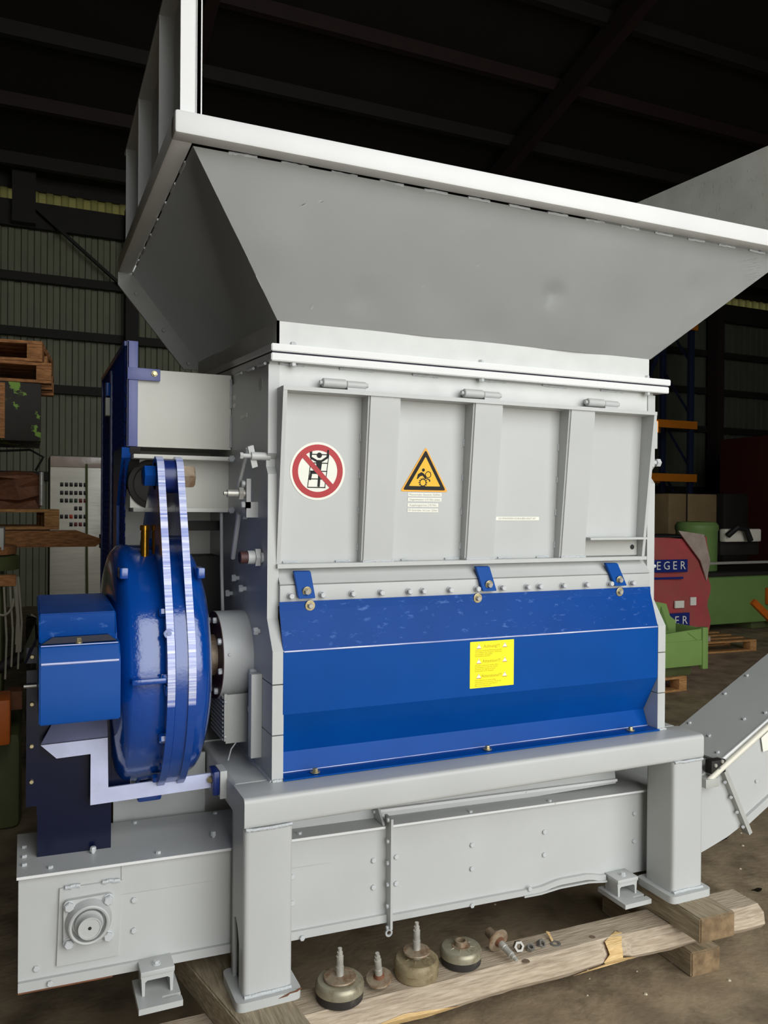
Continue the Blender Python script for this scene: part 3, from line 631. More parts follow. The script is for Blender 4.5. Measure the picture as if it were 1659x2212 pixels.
# shiny stepped bracket
b = bm_new()
prism(b, [(-.542, -.581), (-.506, -.617), (-.428, -.615), (-.428, -.742), (-.128, -.738), (-.128, -.70), (-.386, -.704), (-.388, -.579)], XZ, .118, .124)
brk = obj('guard_bracket', b, STEELB, shr); setp(brk, 'shiny stepped flat-bar bracket')
b = bm_new(); quad_plate(b, [(-.541, .119, -.5795), (-.388, .119, -.5775), (-.388, .15, -.53), (-.51, .15, -.53)], .005); obj('bracket_wing', b, mat('shaded_bracket_blue', (104, 108, 136), .4, var=.12, vscale=10), brk)  # wing colour darkened to paint in the shade of the guard above
bxo('bracket_end', (-.13, -.113, .09, .15, -.752, -.69), BLUED, brk, .003)
b = bm_new(); prism(b, [(.09, -.69), (.15, -.69), (.15, -.75), (.09, -.762)], YZ, -.112, -.094); obj('frame_tab', b, GREY, brk)
bolt(brk, (-.13, .117, -.715), (-.6, -1, 0), .009, .012, m_=ZINC)
# gauge box below the hub, standing bar, bolts, latch rods
b = bm_new(); box(b, -.073, -.004, .2, .205, -.652, -.518, .001); box(b, -.073, -.004, .205, .36, -.648, -.522)
vb = obj('valve_box', b, GREYOLD, shr)
for k in range(11): bxo('cooling_rib', (-.08, -.072, .21, .36, -.645+k*.0115, -.64+k*.0115), GREYOLD, vb, 0)
bxo('box_edge_strip', (-.078, -.07, .198, .206, -.645, -.515), GREYOLD, vb, .001)
bxo('box_edge_strip', (-.004, .0, .194, .204, -.655, -.515), GREYOLD, vb, .001)
for x, z in ((-.0755, -.535), (-.0755, -.63), (-.004, -.537), (-.008, -.64)): bolt(vb, (x, .197, z), (0, -1, 0), .004, .005)
b = bm_new(); tube(b, [(-.045, .2, -.652), (-.06, .19, -.665), (-.075, .16, -.685)], .002, 6); obj('wire_end', b, GREY, vb)
bxo('spacer_bar', (-.03, -.0, .095, .125, -.668, -.445), GREY, spl, .002)
for y, z in ((.125, -.335), (.16, -.452), (.145, -.46), (.17, -.555), (.15, -.652)): bolt(spl, (0, y, z), (-1, 0, 0), .011, .012, shank=.006)
for y, z in ((.36, -.212), (.275, -.235), (.44, -.265)): bolt(spl, (0, y, z), (-1, 0, 0), .011, .012, shank=.01)
for p, q, r in (((-.035, .13, .155), (-.045, .2, .045), .0055), ((-.03, .24, -.02), (-.03, .31, -.15), .007)):
    b = bm_new(); tube(b, [p, q], r, 8); obj('latch_rod', b, GREY, spl)
b = bm_new(); cyl(b, (-.04, .075, .132), (.01, .075, .132), .011, 16); cyl(b, (-.062, .075, .132), (-.04, .075, .132), .006, 10); cyl(b, (-.062, .075, .132), (-.07, .075, .132), .009, 6); obj('latch_pin', b, GREY, spl)
b = bm_new(); quad_plate(b, [(-.05, .07, .155), (-.035, .07, .16), (-.02, .08, .105), (-.035, .08, .1)], .008); obj('latch_lever', b, GREY, spl)
b = bm_new(); prism(b, [(.15, .075), (.15, -.005), (.19, -.035), (.19, .06)], YZ, -.032, -.02); box(b, -.032, 0, .15, .162, -.03, .012); sb = obj('sensor_bracket', b, GREY, spl)
b = bm_new(); cyl(b, (-.08, .17, .035), (-.02, .17, .035), .011, 14); cyl(b, (-.05, .17, .035), (-.038, .17, .035), .019, 6); cyl(b, (-.09, .17, .035), (-.08, .17, .035), .006, 10); obj('proximity_sensor', b, CHROME, spl)
for z in (.062, .004): bolt(spl, (-.033, .165, z), (-1, 0, 0), .009, .01)
b = bm_new(); cyl(b, (-.058, .12, -.136), (-.036, .12, -.136), .0165, 18, ch=.002); obj('rubber_stop', b, MAROON, spl)
b = bm_new(); cyl(b, (-.037, .12, -.136), (-.012, .12, -.136), .0185, 18); cyl(b, (-.018, .12, -.136), (-.004, .12, -.136), .026, 6); cyl(b, (-.006, .1, -.136), (.0, .1, -.136), .014, 12); obj('stop_socket', b, GREY, spl)
for y, z, w in ((.43, .33, .012), (.43, .305, .012), (.31, .262, .03)):
    b = bm_new(); box(b, -.0012, -.0002, y-w*1.2, y+w*1.2, z-.006, z+.006); obj('small_label', b, WHITE, spl)
b = bm_new(); cyl(b, (-.0012, .13, .33), (.001, .13, .33), .018, 20); obj('plate_hole', b, GREYOLD, spl)
# right side fittings
b = bm_new(); cyl(b, (1.3, .08, .155), (1.33, .08, .155), .008, 12); cyl(b, (1.325, .08, .155), (1.34, .08, .155), .014, 6); obj('latch_pin', b, BOLTG, spr)
bxo('switch_block', (1.301, 1.325, .07, .11, .2, .29), GREY, spr, .002)
bxo('switch_head', (1.326, 1.338, .08, .1, .255, .295), RACKO, spr, .003)
bolt(spr, (1.3, .06, -.185), (1, 0, 0), .006, .01)

# drive-side support box, channel and screens
b = bm_new(); box(b, -.279, -.001, .465, .475, .173, .402, .002); box(b, -.27, -.001, .475, .9, .18, .395); sbx = obj('support_box', b, CREAMG, shr)
weld(sbx, (-.002, .464, .18), (-.002, .464, .28), .004); weld(sbx, (-.002, .464, .3), (-.002, .464, .39), .004)
b = bm_new(); box(b, -.294, .0, .42, .54, .137, .149, .001); box(b, -.294, .0, .42, .54, -.018, -.006, .001); box(b, -.294, 0, .5, .512, -.01, .14)
ch = obj('torque_channel', b, CREAMG, shr)
b = bm_new(); lathe(b, [(0, .075), (.01, .073), (.012, .06), (.004, .055), (.004, 0)], (-.228, .502, .065), (0, -1, 0), 40); obj('channel_boss', b, STEELD, ch)
for z in (.143, -.012): bolt(ch, (-.008, .419, z), (-.4, -1, 0), .011, .01)
b = bm_new(); box(b, -.286, -.001, .76, .775, -.5, .19); obj('backing_plate', b, CREAMG, shr)
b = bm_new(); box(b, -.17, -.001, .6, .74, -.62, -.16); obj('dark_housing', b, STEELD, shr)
b = bm_new(); tube(b, [(-.035, .44, -.02), (-.035, .43, -.2), (-.03, .42, -.42)], .005, 8); obj('conduit', b, GREY, shr)
bxo('bar_clamp', (-.16, -.02, .5, .51, -.075, -.045), STEELD, shr, .001)
b = bm_new(); box(b, -.309, -.279, .455, .463, .173, .48, .001); box(b, -.309, -.305, .455, .475, .173, .48); mg = obj('mesh_guard', b, BLUED, shr); setp(mg, 'blue expanded-mesh screen beside the gearbox')
MATL = mat('lavender_blue_edge', (96, 104, 160), .4, var=.06, bump=.05)
for s_ in (mg,): s_.data.materials[0] = MATL
b = bm_new(); box(b, -.309, -.216, .45, .455, .367, .402, .001); hs = obj('hinge_strap', b, MATL, mg); bolt(mg, (-.233, .45, .388), (0, -1, 0), .0075, .007, washer=.009, m_=ZINC)
for dims in ((-.318, -.306, .463, 1.21, .465, .48), (-.318, -.306, .463, 1.21, -.65, -.63), (-.318, -.306, 1.19, 1.21, -.65, .48), (-.32, -.304, .84, .86, -.65, .45)):
    bxo('guard_rail', dims, BLUED, mg, .001)
b = bm_new(); prism(b, [(.463, .17), (.47, .14), (.56, .06), (.6, .0), (.6, -.62), (.7, -.62), (.7, .17)], YZ, -.322, -.297); obj('guard_post', b, BLUE, mg)
b = bm_new(); prism(b, [(.46, .165), (.46, .172), (.56, .172), (.56, .05), (.5, .1)], YZ, -.3, -.27); obj('post_gusset', b, STEELD, mg)
b = bm_new()
for k in range(-40, 62):
    y0 = .47+k*.02
    for sgn in (1, -1):
        z0 = -.63 if sgn > 0 else .465; t0, t1 = 0, 1.095
        ya, yb_ = y0, y0+.55*1.0; za, zb2 = z0, z0+sgn*1.095
        # clip to the screen
        lo, hi = max(0, (.47-ya)/(yb_-ya)), min(1, (1.2-ya)/(yb_-ya))
        if hi-lo < .02: continue
        p = Vector((-.312, ya+(yb_-ya)*lo, za+(zb2-za)*lo)); q = Vector((-.312, ya+(yb_-ya)*hi, za+(zb2-za)*hi))
        tube(b, [p, q], .0022, 4)
o_ = obj('wire_mesh', b, BLUED, mg, smooth=False); o_['kind'] = 'stuff'
bxo('limit_switch', (-.335, -.32, .84, .875, .3, .36), GREYOLD, mg, .002); bxo('limit_switch', (-.335, -.32, .84, .87, .365, .41), BLUE, mg, .002)
b = bm_new(); box(b, -.352, -.1, .34, .35, -.93, -.71); obj('skirt_panel', b, GREY, shr)
b = bm_new(); box(b, -.1, 1.25, .42, .43, -.93, -.70); obj('skirt_panel', b, GREY, shr)

# ------------------------------------------------------------------ discharge conveyor
cv = empty('discharge_conveyor', .4, .18, -1.15, 'long grey enclosed conveyor trough running under the shredder', 'conveyor')
CYF, CYB = .06, .31; KS = -.0263; CX_L = -.589
def zt(x): return -.867+KS*(x-CX_L)
HT = .264
def cpoly(x0, x1, top, bot): return [(x0, zt(x0)+bot), (x1, zt(x1)+bot), (x1, zt(x1)+top), (x0, zt(x0)+top)]
b = bm_new(); prism(b, cpoly(CX_L, 1.4, 0, -HT), XZ, CYF, CYB); tr = obj('trough', b, GREY, cv)
# flared, bent lower edge strip
def band(x0, x1, y0, y1, top, bot, name, mm, par, n=1, dz=None):
    b = bm_new(); P = []
    for i in range(n+1):
        x = x0+(x1-x0)*i/n; P.append((x, dz(x) if dz else 0.))
    rows = []
    for x, d in P: rows.append([b.verts.new((x, y, zt(x)+h+d)) for y, h in ((y0, bot), (y1, bot), (y1, top), (y0, top))])
    for A, B in zip(rows, rows[1:]):
        for i in range(4): b.faces.new((A[i], A[(i+1) % 4], B[(i+1) % 4], B[i]))
    b.faces.new(rows[0]); b.faces.new(rows[-1][::-1]); return obj(name, b, mm, par, smooth=False)
def bend(x): return .013*max(0, min(1, (x-.86)/.07))*(1 if x < 1.04 else max(0, 1-(x-1.04)/.06))
band(CX_L, .348, CYF-.01, CYF+.01, -HT+.02, -HT-.002, 'lower_edge', GREY, cv)
band(.356, 1.11, CYF-.012, CYF+.006, -HT+.016, -HT-.001, 'lower_edge', GREY, cv, 40, bend)
band(.8, 1.11, CYF-.018, CYF-.012, -HT+.001, -HT-.004, 'bent_lip', GREY, cv, 30, lambda x: bend(x)*.55)
band(CX_L-.004, .34, CYF-.012, CYB+.006, .005, 0, 'lid', GREY, cv)
band(.36, 1.3, CYF-.014, CYB, .006, 0, 'lid', GREY, cv)
band(CX_L-.004, .34, CYF-.014, CYF-.012, .005, -.0015, 'lid_edge', RIMG, cv)
band(.36, 1.3, CYF-.016, CYF-.013, .0065, .0005, 'lid_edge', RIMG, cv)
band(-.36, .18, CYF-.003, CYF, -.004, -.076, 'side_patch', GREY, cv)
# inlet chute above the lid
b = bm_new(); x0, x1 = .03, 1.2
prism(b, [(CYF+.052, 0), (CYF+.056, .024), (CYF+.085, .2), (CYB+.1, .2), (CYB+.1, 0)], ((0, 0, -.9), (0, 1, 0), (0, 0, 1), (1, 0, 0)), x0, x1); obj('inlet_chute', b, GREY, cv)
band(.33, 1.2, CYF+.045, CYF+.055, .03, .022, 'chute_edge', RIMG, cv)
b = bm_new(); quad_plate(b, [(.335, CYF-.01, zt(.34)+.006), (.335, CYF+.06, zt(.34)+.006), (.335, CYF+.06, zt(.34)+.05), (.335, CYF+.03, zt(.34)+.045)], .006); obj('chute_gusset', b, GREY, cv)
# joint flange
b = bm_new(); box(b, .3485, .3555, CYF-.034, CYF+.01, zt(.35)-HT-.012, zt(.35)+.03); jf = obj('joint_flange', b, GREY, cv)
for k in range(6):
    z = zt(.35)+.025-k*.06; bolt(jf, (.3485, CYF-.02, z), (-1, 0, 0), .006, .007)
b = bm_new(); ringp(b, .006, .011, ((.352, CYF-.012, zt(.35)-HT-.028), (1, 0, 0), (0, 0, 1), (0, -1, 0)), 0, .006, 16); obj('eye_nut', b, GREY, jf)
for x, d in ((.075, -.1), (.075, -.17), (.31, -.09), (.31, -.165), (.38, -.09), (.38, -.165), (.625, -.09), (.625, -.16), (.88, -.085), (.88, -.155), (1.23, -.07), (1.23, -.16), (-.33, -.095), (-.33, -.17), (-.06, -.085), (-.06, -.155), (-.55, -.22), (-.52, -.255), (-.3, -.258), (-.08, -.262), (.1, -.262), (.62, -.262), (.82, -.245)):
    bolt(tr, (x, CYF-.001 if d > -.24 else CYF-.013, zt(x)+d), (0, -1, 0), .0075, .005)
for x, y in ((-.52, .075), (-.27, .075), (-.05, .075), (.1, .075), (.62, .06), (.9, .06), (-.52, .295), (-.3, .295), (-.08, .295), (-.577, .11), (-.577, .16), (-.577, .22)):
    bolt(tr, (x, y, zt(x)+(.006 if x > .34 else .005)), (0, 0, 1), .0065, .006)
for x, y in ((-.42, .13), (-.12, .13)): bolt(tr, (x, y, zt(x)+.005), (0, 0, 1), .0075, .012, shank=.004)
# flanged bearing
b = bm_new(); prism(b, [(-.506, -1.091), (-.367, -1.094), (-.357, -.912), (-.5, -.908)], XZ, CYF-.007, CYF); bpl = obj('bearing_plate', b, GREY, cv)
BX, BZ = -.436, -.99
weld(bpl, (-.49, CYF-.007, -.907), (-.455, CYF-.007, -.908), .005); weld(bpl, (-.405, CYF-.007, -.909), (-.365, CYF-.007, -.911), .005)
hb = empty  # (kept for readability of the next lines)
b = bm_new(); q = .056; prism(b, roundpoly([(BX-q, BZ-q), (BX+q, BZ-q), (BX+q, BZ+q), (BX-q, BZ+q)], .014), XZ, CYF-.02, CYF-.007)
fb_ = obj('flange_bearing', b, GREY, cv)
b = bm_new(); lathe(b, [(0, .053), (.012, .05), (.024, .046), (.026, .043), (.024, .039), (.004, .037), (.004, .02)], (BX, CYF-.02, BZ), (0, -1, 0), 48); obj('bearing_ring', b, GREY, fb_)
b = bm_new(); lathe(b, [(0, .033), (.012, .032), (.016, .029), (.022, .027), (.034, .026), (.034, .0235), (.032, .023), (.032, 0)], (BX, CYF-.026, BZ), (0, -1, 0), 40); obj('shaft_collar', b, GREY, fb_)
b = bm_new(); cyl(b, (BX, CYF-.0579, BZ), (BX, CYF-.0586, BZ), .004, 12); obj('centre_hole', b, STEELD, fb_)
for sx in (-1, 1):
    for sz in (-1, 1): bolt(fb_, (BX+sx*.044, CYF-.02, BZ+sz*.044), (0, -1, 0), .0115, .01, washer=.013)
band(CX_L, -.38, CYF-.0105, CYF+.01, -HT-.002, -HT-.0055, 'rust_edge', RUSTD, cv)
for x_, z_, w_ in ((.02, ZL-.001, .022), (.037, ZL+.003, .008), (.0, ZL-.006, .014)):
    b = bm_new(); prism(b, [(x_-w_, z_-.002), (x_+w_*.6, z_-.001), (x_+w_, z_+.003), (x_-w_*.3, z_+.001)], XZ, YF-.0212, YF-.0195); obj('paint_chip', b, RUSTD, frame)
# mounting brackets
def mount(x0, zc, zf):
    w = .08
    o = bxo('mounting_bracket', (x0, x0+w, -.004, CYF, zc-.012, zc), GREY, cv, .0015)
    b = bm_new(); box(b, x0+.001, x0+w-.001, .0, CYF, zc-.017, zc-.012)
    prism(b, [(x0+.002, zc-.017), (x0+w-.002, zc-.017), (x0+w-.004, zf), (x0+w-.01, zf), (x0+w-.011, zc-.028), (x0+w-.016, zc-.024), (x0+.016, zc-.024), (x0+.011, zc-.028), (x0+.01, zf), (x0+.004, zf)], XZ, .0, CYF); obj('bracket_channel', b, GREY, o)
    b = bm_new(); prism(b, [(x0-.01, -.05), (x0+w+.012, -.05), (x0+w+.012, -.028), (x0+w-.03, -.028), (x0+w-.034, -.022), (x0+w-.03, -.016), (x0+w+.012, -.016), (x0+w+.012, .08), (x0-.01, .08)], XY, zf-.014, zf); obj('slotted_foot', b, GREY, o)
    bolt(o, (x0+w*.5, .022, zc), (0, 0, 1), .008, .006, washer=.01)
mount(-.321, -1.118, -1.178); mount(1.114, -1.157, -1.21)
# upward bend and rising section
def rise_frame(): return None
PB = [(1.38, zt(1.38)-HT), (1.54, -1.157), (1.64, -1.13), (1.715, -1.099)]
ang = math.atan(.53)
b = bm_new(); prism(b, [(1.38, zt(1.38)-HT), (1.46, -1.176), (1.54, -1.157), (1.64, -1.128), (1.715, -1.096), (1.595, -.865), (1.5, -.905), (1.38, zt(1.38))], XZ, CYF, CYB); obj('bend_section', b, GREY, cv)
d = Vector((math.cos(ang), math.sin(ang))); n_ = Vector((-d.y, d.x)); A = Vector((1.715, -1.096)); Bp = Vector((1.595, -.865)); Lr = 1.9
A2 = A+d*Lr; B2 = Bp+d*(Lr+.2)
b = bm_new(); prism(b, [tuple(A), tuple(A2), tuple(B2), tuple(Bp)], XZ, CYF, CYB); rs = obj('rising_section', b, GREY, cv)
b = bm_new(); t1 = Bp-n_*0; prism(b, [tuple(Bp+n_*.006), tuple(B2+n_*.006), tuple(B2+n_*.014), tuple(Bp+n_*.014)], XZ, CYF-.014, CYB+.004); rl = obj('rising_lid', b, GREY, cv)
b = bm_new(); prism(b, [tuple(Bp-n_*.01), tuple(B2-n_*.01), tuple(B2+n_*.016), tuple(Bp+n_*.016)], XZ, CYF-.018, CYF-.013); obj('lid_edge', b, RIMG, cv)
b = bm_new(); prism(b, [tuple(A+n_*-.004), tuple(A2+n_*-.004), tuple(A2+n_*.024), tuple(A+n_*.024)], XZ, CYF-.012, CYF+.01); obj('lower_edge', b, GREY, cv)
b = bm_new(); e = (Bp-A).normalized(); ee = Vector((e.y, -e.x))
prism(b, [tuple(A-e*.03-ee*.008), tuple(A-e*.03+ee*.008), tuple(Bp+e*.02+ee*.008), tuple(Bp+e*.02-ee*.008)], XZ, CYF-.022, CYF+.01); jf2 = obj('joint_flange', b, GREYOLD, cv)
for k in range(5):
    p = A.lerp(Bp, .02+k*.24)-ee*.012; bolt(jf2, (p.x, CYF-.012, p.y), (-.8, -.6, 0), .006, .007)
for t, h in ((.12, .1), (.22, .2), (.3, .07)):
    p = A+d*t+n_*h; bolt(rs, (p.x, CYF-.001, p.y), (0, -1, 0), .0065, .005)
for t, y in ((.03, .08), (.09, .17), (.22, .12), (.28, .075), (.12, .29), (.32, .29), (.45, .29)):
    p = Bp+d*t+n_*.014; bolt(rl, (p.x, y, p.y), (n_.x, 0, n_.y), .0065, .006)
p0 = Vector((1.516, -.91)); b = bm_new(); tube(b, [(p0.x+dd*d.x, .03, p0.y+dd*(d.y+.02)) for dd in (0, .4, .8, 1.3)], .0095, 12); obj('cable_conduit', b, CREAM, cv)
bxo('conduit_clip', (1.5, 1.56, .02, .06, -.93, -.9), GREYOLD, cv, .002)
bxo('switch_plate', (1.535, 1.6, .03, .06, -.89, -.845), STEELD, cv, .003)
for x, z in ((1.55, -.86), (1.58, -.85), (1.57, -.875)): bolt(cv, (x, .03, z), (0, -1, 0), .007, .006, m_=CHROME)
b = bm_new(); quad_plate(b, [(1.79, .052, -.80), (1.86, .052, -.76), (1.86, .052, -.84), (1.8, .052, -.85)], .002); obj('paper_tag', b, WHITE, cv)
# far rest that carries the rising end (outside the picture)
b = bm_new(); px_ = A2.x-.25; pz_ = A2.y-.25*d.y/d.x
box(b, px_, px_+.06, CYF, CYF+.05, F, pz_+.05); box(b, px_, px_+.06, CYB-.05, CYB, F, pz_+.05); obj('support_leg', b, GREY, cv)

# ------------------------------------------------------------------ timbers under the machine
def timber(name, pts, z0, z1, material, label, bev=.004, extra=None):
    b = bm_new(); prism(b, pts, XY, z0, z1)
    bmesh.ops.bevel(b, geom=list(b.edges), offset=bev, segments=2, affect='EDGES')
    o = obj(name, b, material); setp(o, label, 'timber', 'timbers under the machine'); return o
ZP1, ZP0, ZK = -1.278, -1.353, -1.203
b = bm_new(); n = 60; rows = []
for i in range(n+1):
    x = -.62+(2.225)*i/n; yb = .048-.034*(x+.27)/1.87; yf = yb-.136-.005*math.sin(x*5)-.003*math.sin(x*17); k = random.uniform(-.003, .003)
    j = random.uniform(-.004, .004) if i in (0, n) else 0
    notch = .022 if .98 < x < 1.08 else 0
    rows.append([b.verts.new(q_) for q_ in ((x+j, yb, ZP0), (x-j, yb, ZP1-.006), (x+j, yb-.008, ZP1), (x, yf+.03, ZP1), (x, yf+.006+notch, ZP1-.018+k), (x, yf+notch*.6, ZP0+.022), (x+j, yf+.016+k+notch, ZP0+.003), (x, yf+.03, ZP0))])
for A_, B_ in zip(rows, rows[1:]):
    for i in range(8): b.faces.new((A_[i], A_[(i+1) % 8], B_[(i+1) % 8], B_[i]))
b.faces.new(rows[0]); b.faces.new(rows[-1][::-1])
pk = obj('long_plank', b, WOODX); setp(pk, 'long pale splintered plank lying across the front on the blocks', 'timber', 'timbers under the machine')
def plank_front(x, t):
    """point on the plank's worn front, t = 0 on the top face to 1 at the lower edge"""
    yb = .048-.034*(x+.27)/1.87; yf = yb-.136-.005*math.sin(x*5)-.003*math.sin(x*17)
    P = [(yf+.07, ZP1+.0012), (yf+.03, ZP1+.0012), (yf+.004, ZP1-.017), (yf-.0025, ZP0+.022), (yf+.012, ZP0+.001)]
    k = min(3, int(t*4)); f = t*4-k
    return (x, P[k][0]+(P[k+1][0]-P[k][0])*f, P[k][1]+(P[k+1][1]-P[k][1])*f)
def splinter(rows_):
    """jagged patch of fresh wood: rows of (t, x0, x1)"""
    b = bm_new(); G = []
    for t, a_, c_ in rows_: G.append([b.verts.new(plank_front(a_+(c_-a_)*i/8+random.uniform(-.003, .003), t)) for i in range(9)])
    for A_, B_ in zip(G, G[1:]):
        for i in range(8): b.faces.new((A_[i], A_[i+1], B_[i+1], B_[i]))
    return obj('split_face', b, SPLINT, pk, smooth=False)
splinter([(.12, 1.06, 1.065), (.22, 1.03, 1.07), (.34, 1.0, 1.06), (.5, .995, 1.045), (.62, 1.0, 1.05), (.74, .98, 1.05), (.84, .985, 1.1), (.93, .91, 1.06), (.99, .87, .93)])
splinter([(.68, .33, .34), (.78, .25, .47), (.88, .12, .5), (1., .05, .4)])
splinter([(.3, .02, .03), (.45, -.06, .05), (.7, -.12, .06), (1., -.2, .05)])
for x, y, r in ((.975, -.055, .01), (.72, -.085, .011)):
    b = bm_new(); lathe(b, [(0, r), (.0012, r*.9), (.0012, 0)], (x, y, ZP1-.0004), (0, 0, 1), 18); obj('knot', b, mat('knot_brown', (122, 104, 86), .8), pk)
b = bm_new(); quad_plate(b, [(.845, -.03, ZP1+.002), (.852, -.03, ZP1+.002), (.858, .0, ZP1+.012), (.85, .004, ZP1+.012)], .003); setp(obj('wood_chip', b, SPLINT), 'small yellow splinter lying on the long plank', 'wood chip')
timber('timber_block', [(1.24, -.216), (1.372, -.222), (1.39, .92), (1.256, .92)], ZP1+.001, ZK, [WOODY], 'square timber block under the leg beside the conveyor rise')
for o_, ms in ((bpy.data.objects['timber_block'], 1),):
    o_.data.materials.append(WOODE)
    for p in o_.data.polygons:
        if abs(p.normal.y) > .9: p.material_index = 1
timber('timber_block', [(-.10, -.25), (.04, -.25), (-.03, .35), (-.215, .3)], ZP1+.002, ZK, WOODY, 'crooked timber block under the leg with the cut-out')
t2 = timber('timber_block', [(1.287, -.136), (1.40, -.142), (1.42, .3), (1.30, .3)], F, ZP0-.001, WOODY, 'short timber block on the floor under the splintered plank')
t2.data.materials.append(WOODE)
for p in t2.data.polygons:
    if abs(p.normal.y) > .9: p.material_index = 1
timber('timber_block', [(-.14, -.11), (-.02, -.11), (-.02, .0), (-.14, .0)], F, ZP0-.001, WOODY, 'timber block on the floor under the hidden end of the plank')
timber('timber_beam', [(-.2, .9), (1.5, .9), (1.5, 1.12), (-.2, 1.12)], F, ZP1-.0, WOODX, 'heavy timber under the rear legs')
timber('timber_block', [(-.1, .96), (.05, .96), (.05, 1.12), (-.1, 1.12)], ZP1+.001, ZK, WOODY, 'timber block under the rear leg on the drive side')

# ------------------------------------------------------------------ loose mounts, bolts and nuts on the plank
MG = 'loose mount parts on the plank'
def stud(b, x, y, z, h, d=(0, 0, 1)):
    lathe(b, [(0, .0105), (h*.35, .0105), (h*.36, .0095), (h*.72, .0095), (h*.73, .0075), (h*.86, .0075), (h*.87, .0055), (h, .0055)], (x, y, z), d, 14)
def mount_foot(x, y, r, h, cap, plate, studh, label, plate_r=.036, lift=0.):
    e_ = empty('machine_mount', x, y, ZP1, label, 'machine mount', MG)
    b = bm_new(); lathe(b, [(0, r*.9), (.004, r*.97), (h*.5, r), (h*.52, r)], (x, y, ZP1), (0, 0, 1), 40); obj('rubber_pad', b, RUBBER if cap is CAPM else CAPD, e_)
    b = bm_new(); lathe(b, [(h*.5, r*1.01), (h*.78, r*1.01), (h*.92, r*.975), (h*.99, r*.91), (h*1.02, r*.6), (h*1.03, .01)], (x, y, ZP1), (0, 0, 1), 40); obj('metal_cap', b, cap, e_)
    for k in range(8):
        a = 2*math.pi*k/8+.2; b = bm_new(); tube(b, [(x+math.cos(a)*r*.45, y+math.sin(a)*r*.45, ZP1+h*1.015), (x+math.cos(a)*r*.85, y+math.sin(a)*r*.85, ZP1+h*.93)], .0025, 6); obj('cap_ridge', b, cap, e_)
    z = ZP1+h*1.03+lift
    if studh:
        if lift: b = bm_new(); lathe(b, [(-.012, .018), (0, .02)], (x, y, z), (0, 0, 1), 20); obj('stud_nut', b, CHROME, e_)
        b = bm_new(); lathe(b, [(0, plate_r*.95), (.003, plate_r), (.006, plate_r*.96), (.008, .012)], (x, y, z), (0, 0, 1), 32); obj('washer_plate', b, plate, e_)
        b = bm_new(); stud(b, x, y, z+.006, studh); obj('stud', b, CHROME, e_)
    else:
        b = bm_new(); lathe(b, [(0, .018), (.016, .017), (.017, .013), (.004, .012)], (x, y, z-.002), (0, 0, 1), 24); obj('socket_neck', b, RUST, e_)
        b = bm_new(); ringp(b, .018, .026, ((x, y, z), (1, 0, 0), (0, 1, 0), (0, 0, 1)), 0, .0015, 24); obj('socket_washer', b, RUST, e_)
    return e_
mount_foot(.176, -.036, .063, .05, CAPM, RUST, .072, 'round rubber machine mount nearest the leg with rusty plate and stud', .043)
mount_foot(.405, -.024, .061, .05, CAPD, RUST, .075, 'grimy machine mount with raised brown plate and stud', .038, .012)
mount_foot(.548, -.016, .058, .046, CAPM, RUST, 0, 'round machine mount without stud showing an open socket')
def leveling(x, y, z, r, tilt, label, h=.085):
    e_ = empty('leveling_bolt', x, y, z, label, 'leveling bolt', MG)
    d = Vector(tilt).normalized(); o = Vector((x, y, z))
    b = bm_new(); lathe(b, [(-.012, .02), (-.004, .022), (0, r*.9), (.003, r), (.007, r*.96), (.01, .012)], o, d, 32); obj('washer_plate', b, RUST, e_)
    b = bm_new(); stud(b, *(o+d*.008), h, d); obj('stud', b, CHROME, e_)
    b = bm_new(); lathe(b, [(.008, .016), (.018, .0115)], o, d, 16); obj('rust_collar', b, RUSTD, e_); return e_
leveling(.29, -.032, ZP1+.02, .036, (-.16, -.2, 1), 'rusty leveling bolt leaning between two rubber mounts', .075)
e_ = leveling(.67, -.012, ZP1+.036, .034, (.12, -.92, -.22), 'leveling bolt lying on its side with the stud toward the front', .08)
b = bm_new(); cyl(b, (.672, .005, ZP1+.032), (.67, .035, ZP1+.036), .014, 16); obj('ball_end', b, RUST, e_)
NUTM = mat('dull_steel', (148, 146, 140), .4, metal=.6, var=.1)
def nut(x, y, d, r, h, label, mm=NUTM, ring=False):
    b = bm_new(); n_s = 6 if not ring else 28; o = Vector((x, y, ZP1))
    u, v, dd = basis(d)
    base = o+Vector((0, 0, r*.9 if abs(dd.z) < .5 else 0))
    out = [[b.verts.new(base+(u*math.cos(2*math.pi*k/n_s)+v*math.sin(2*math.pi*k/n_s))*rr+dd*hh) for k in range(n_s)] for rr, hh in ((r, 0), (r, h), (r*.56, h), (r*.56, 0))]
    for a in range(4):
        X_, Y_ = out[a], out[(a+1) % 4]
        for i in range(n_s): b.faces.new((X_[i], X_[(i+1) % n_s], Y_[(i+1) % n_s], Y_[i]))
    return setp(obj('hex_nut' if not ring else 'steel_washer', b, mm), label, 'nut' if not ring else 'washer', MG)
nut(.728, -.03, (-.2, -1, .35), .0155, .014, 'flanged hexagon nut next to the lying leveling bolt'); 
nut(.762, -.04, (.1, -.5, 1), .0125, .014, 'hexagon nut second from the lying leveling bolt'); nut(.805, -.028, (.3, -.8, .6), .0135, .014, 'shiny hexagon nut nearest the loose washer')
nut(.85, -.045, (0, 0, 1), .0155, .003, 'flat steel washer lying at the end of the row of nuts', ring=True)

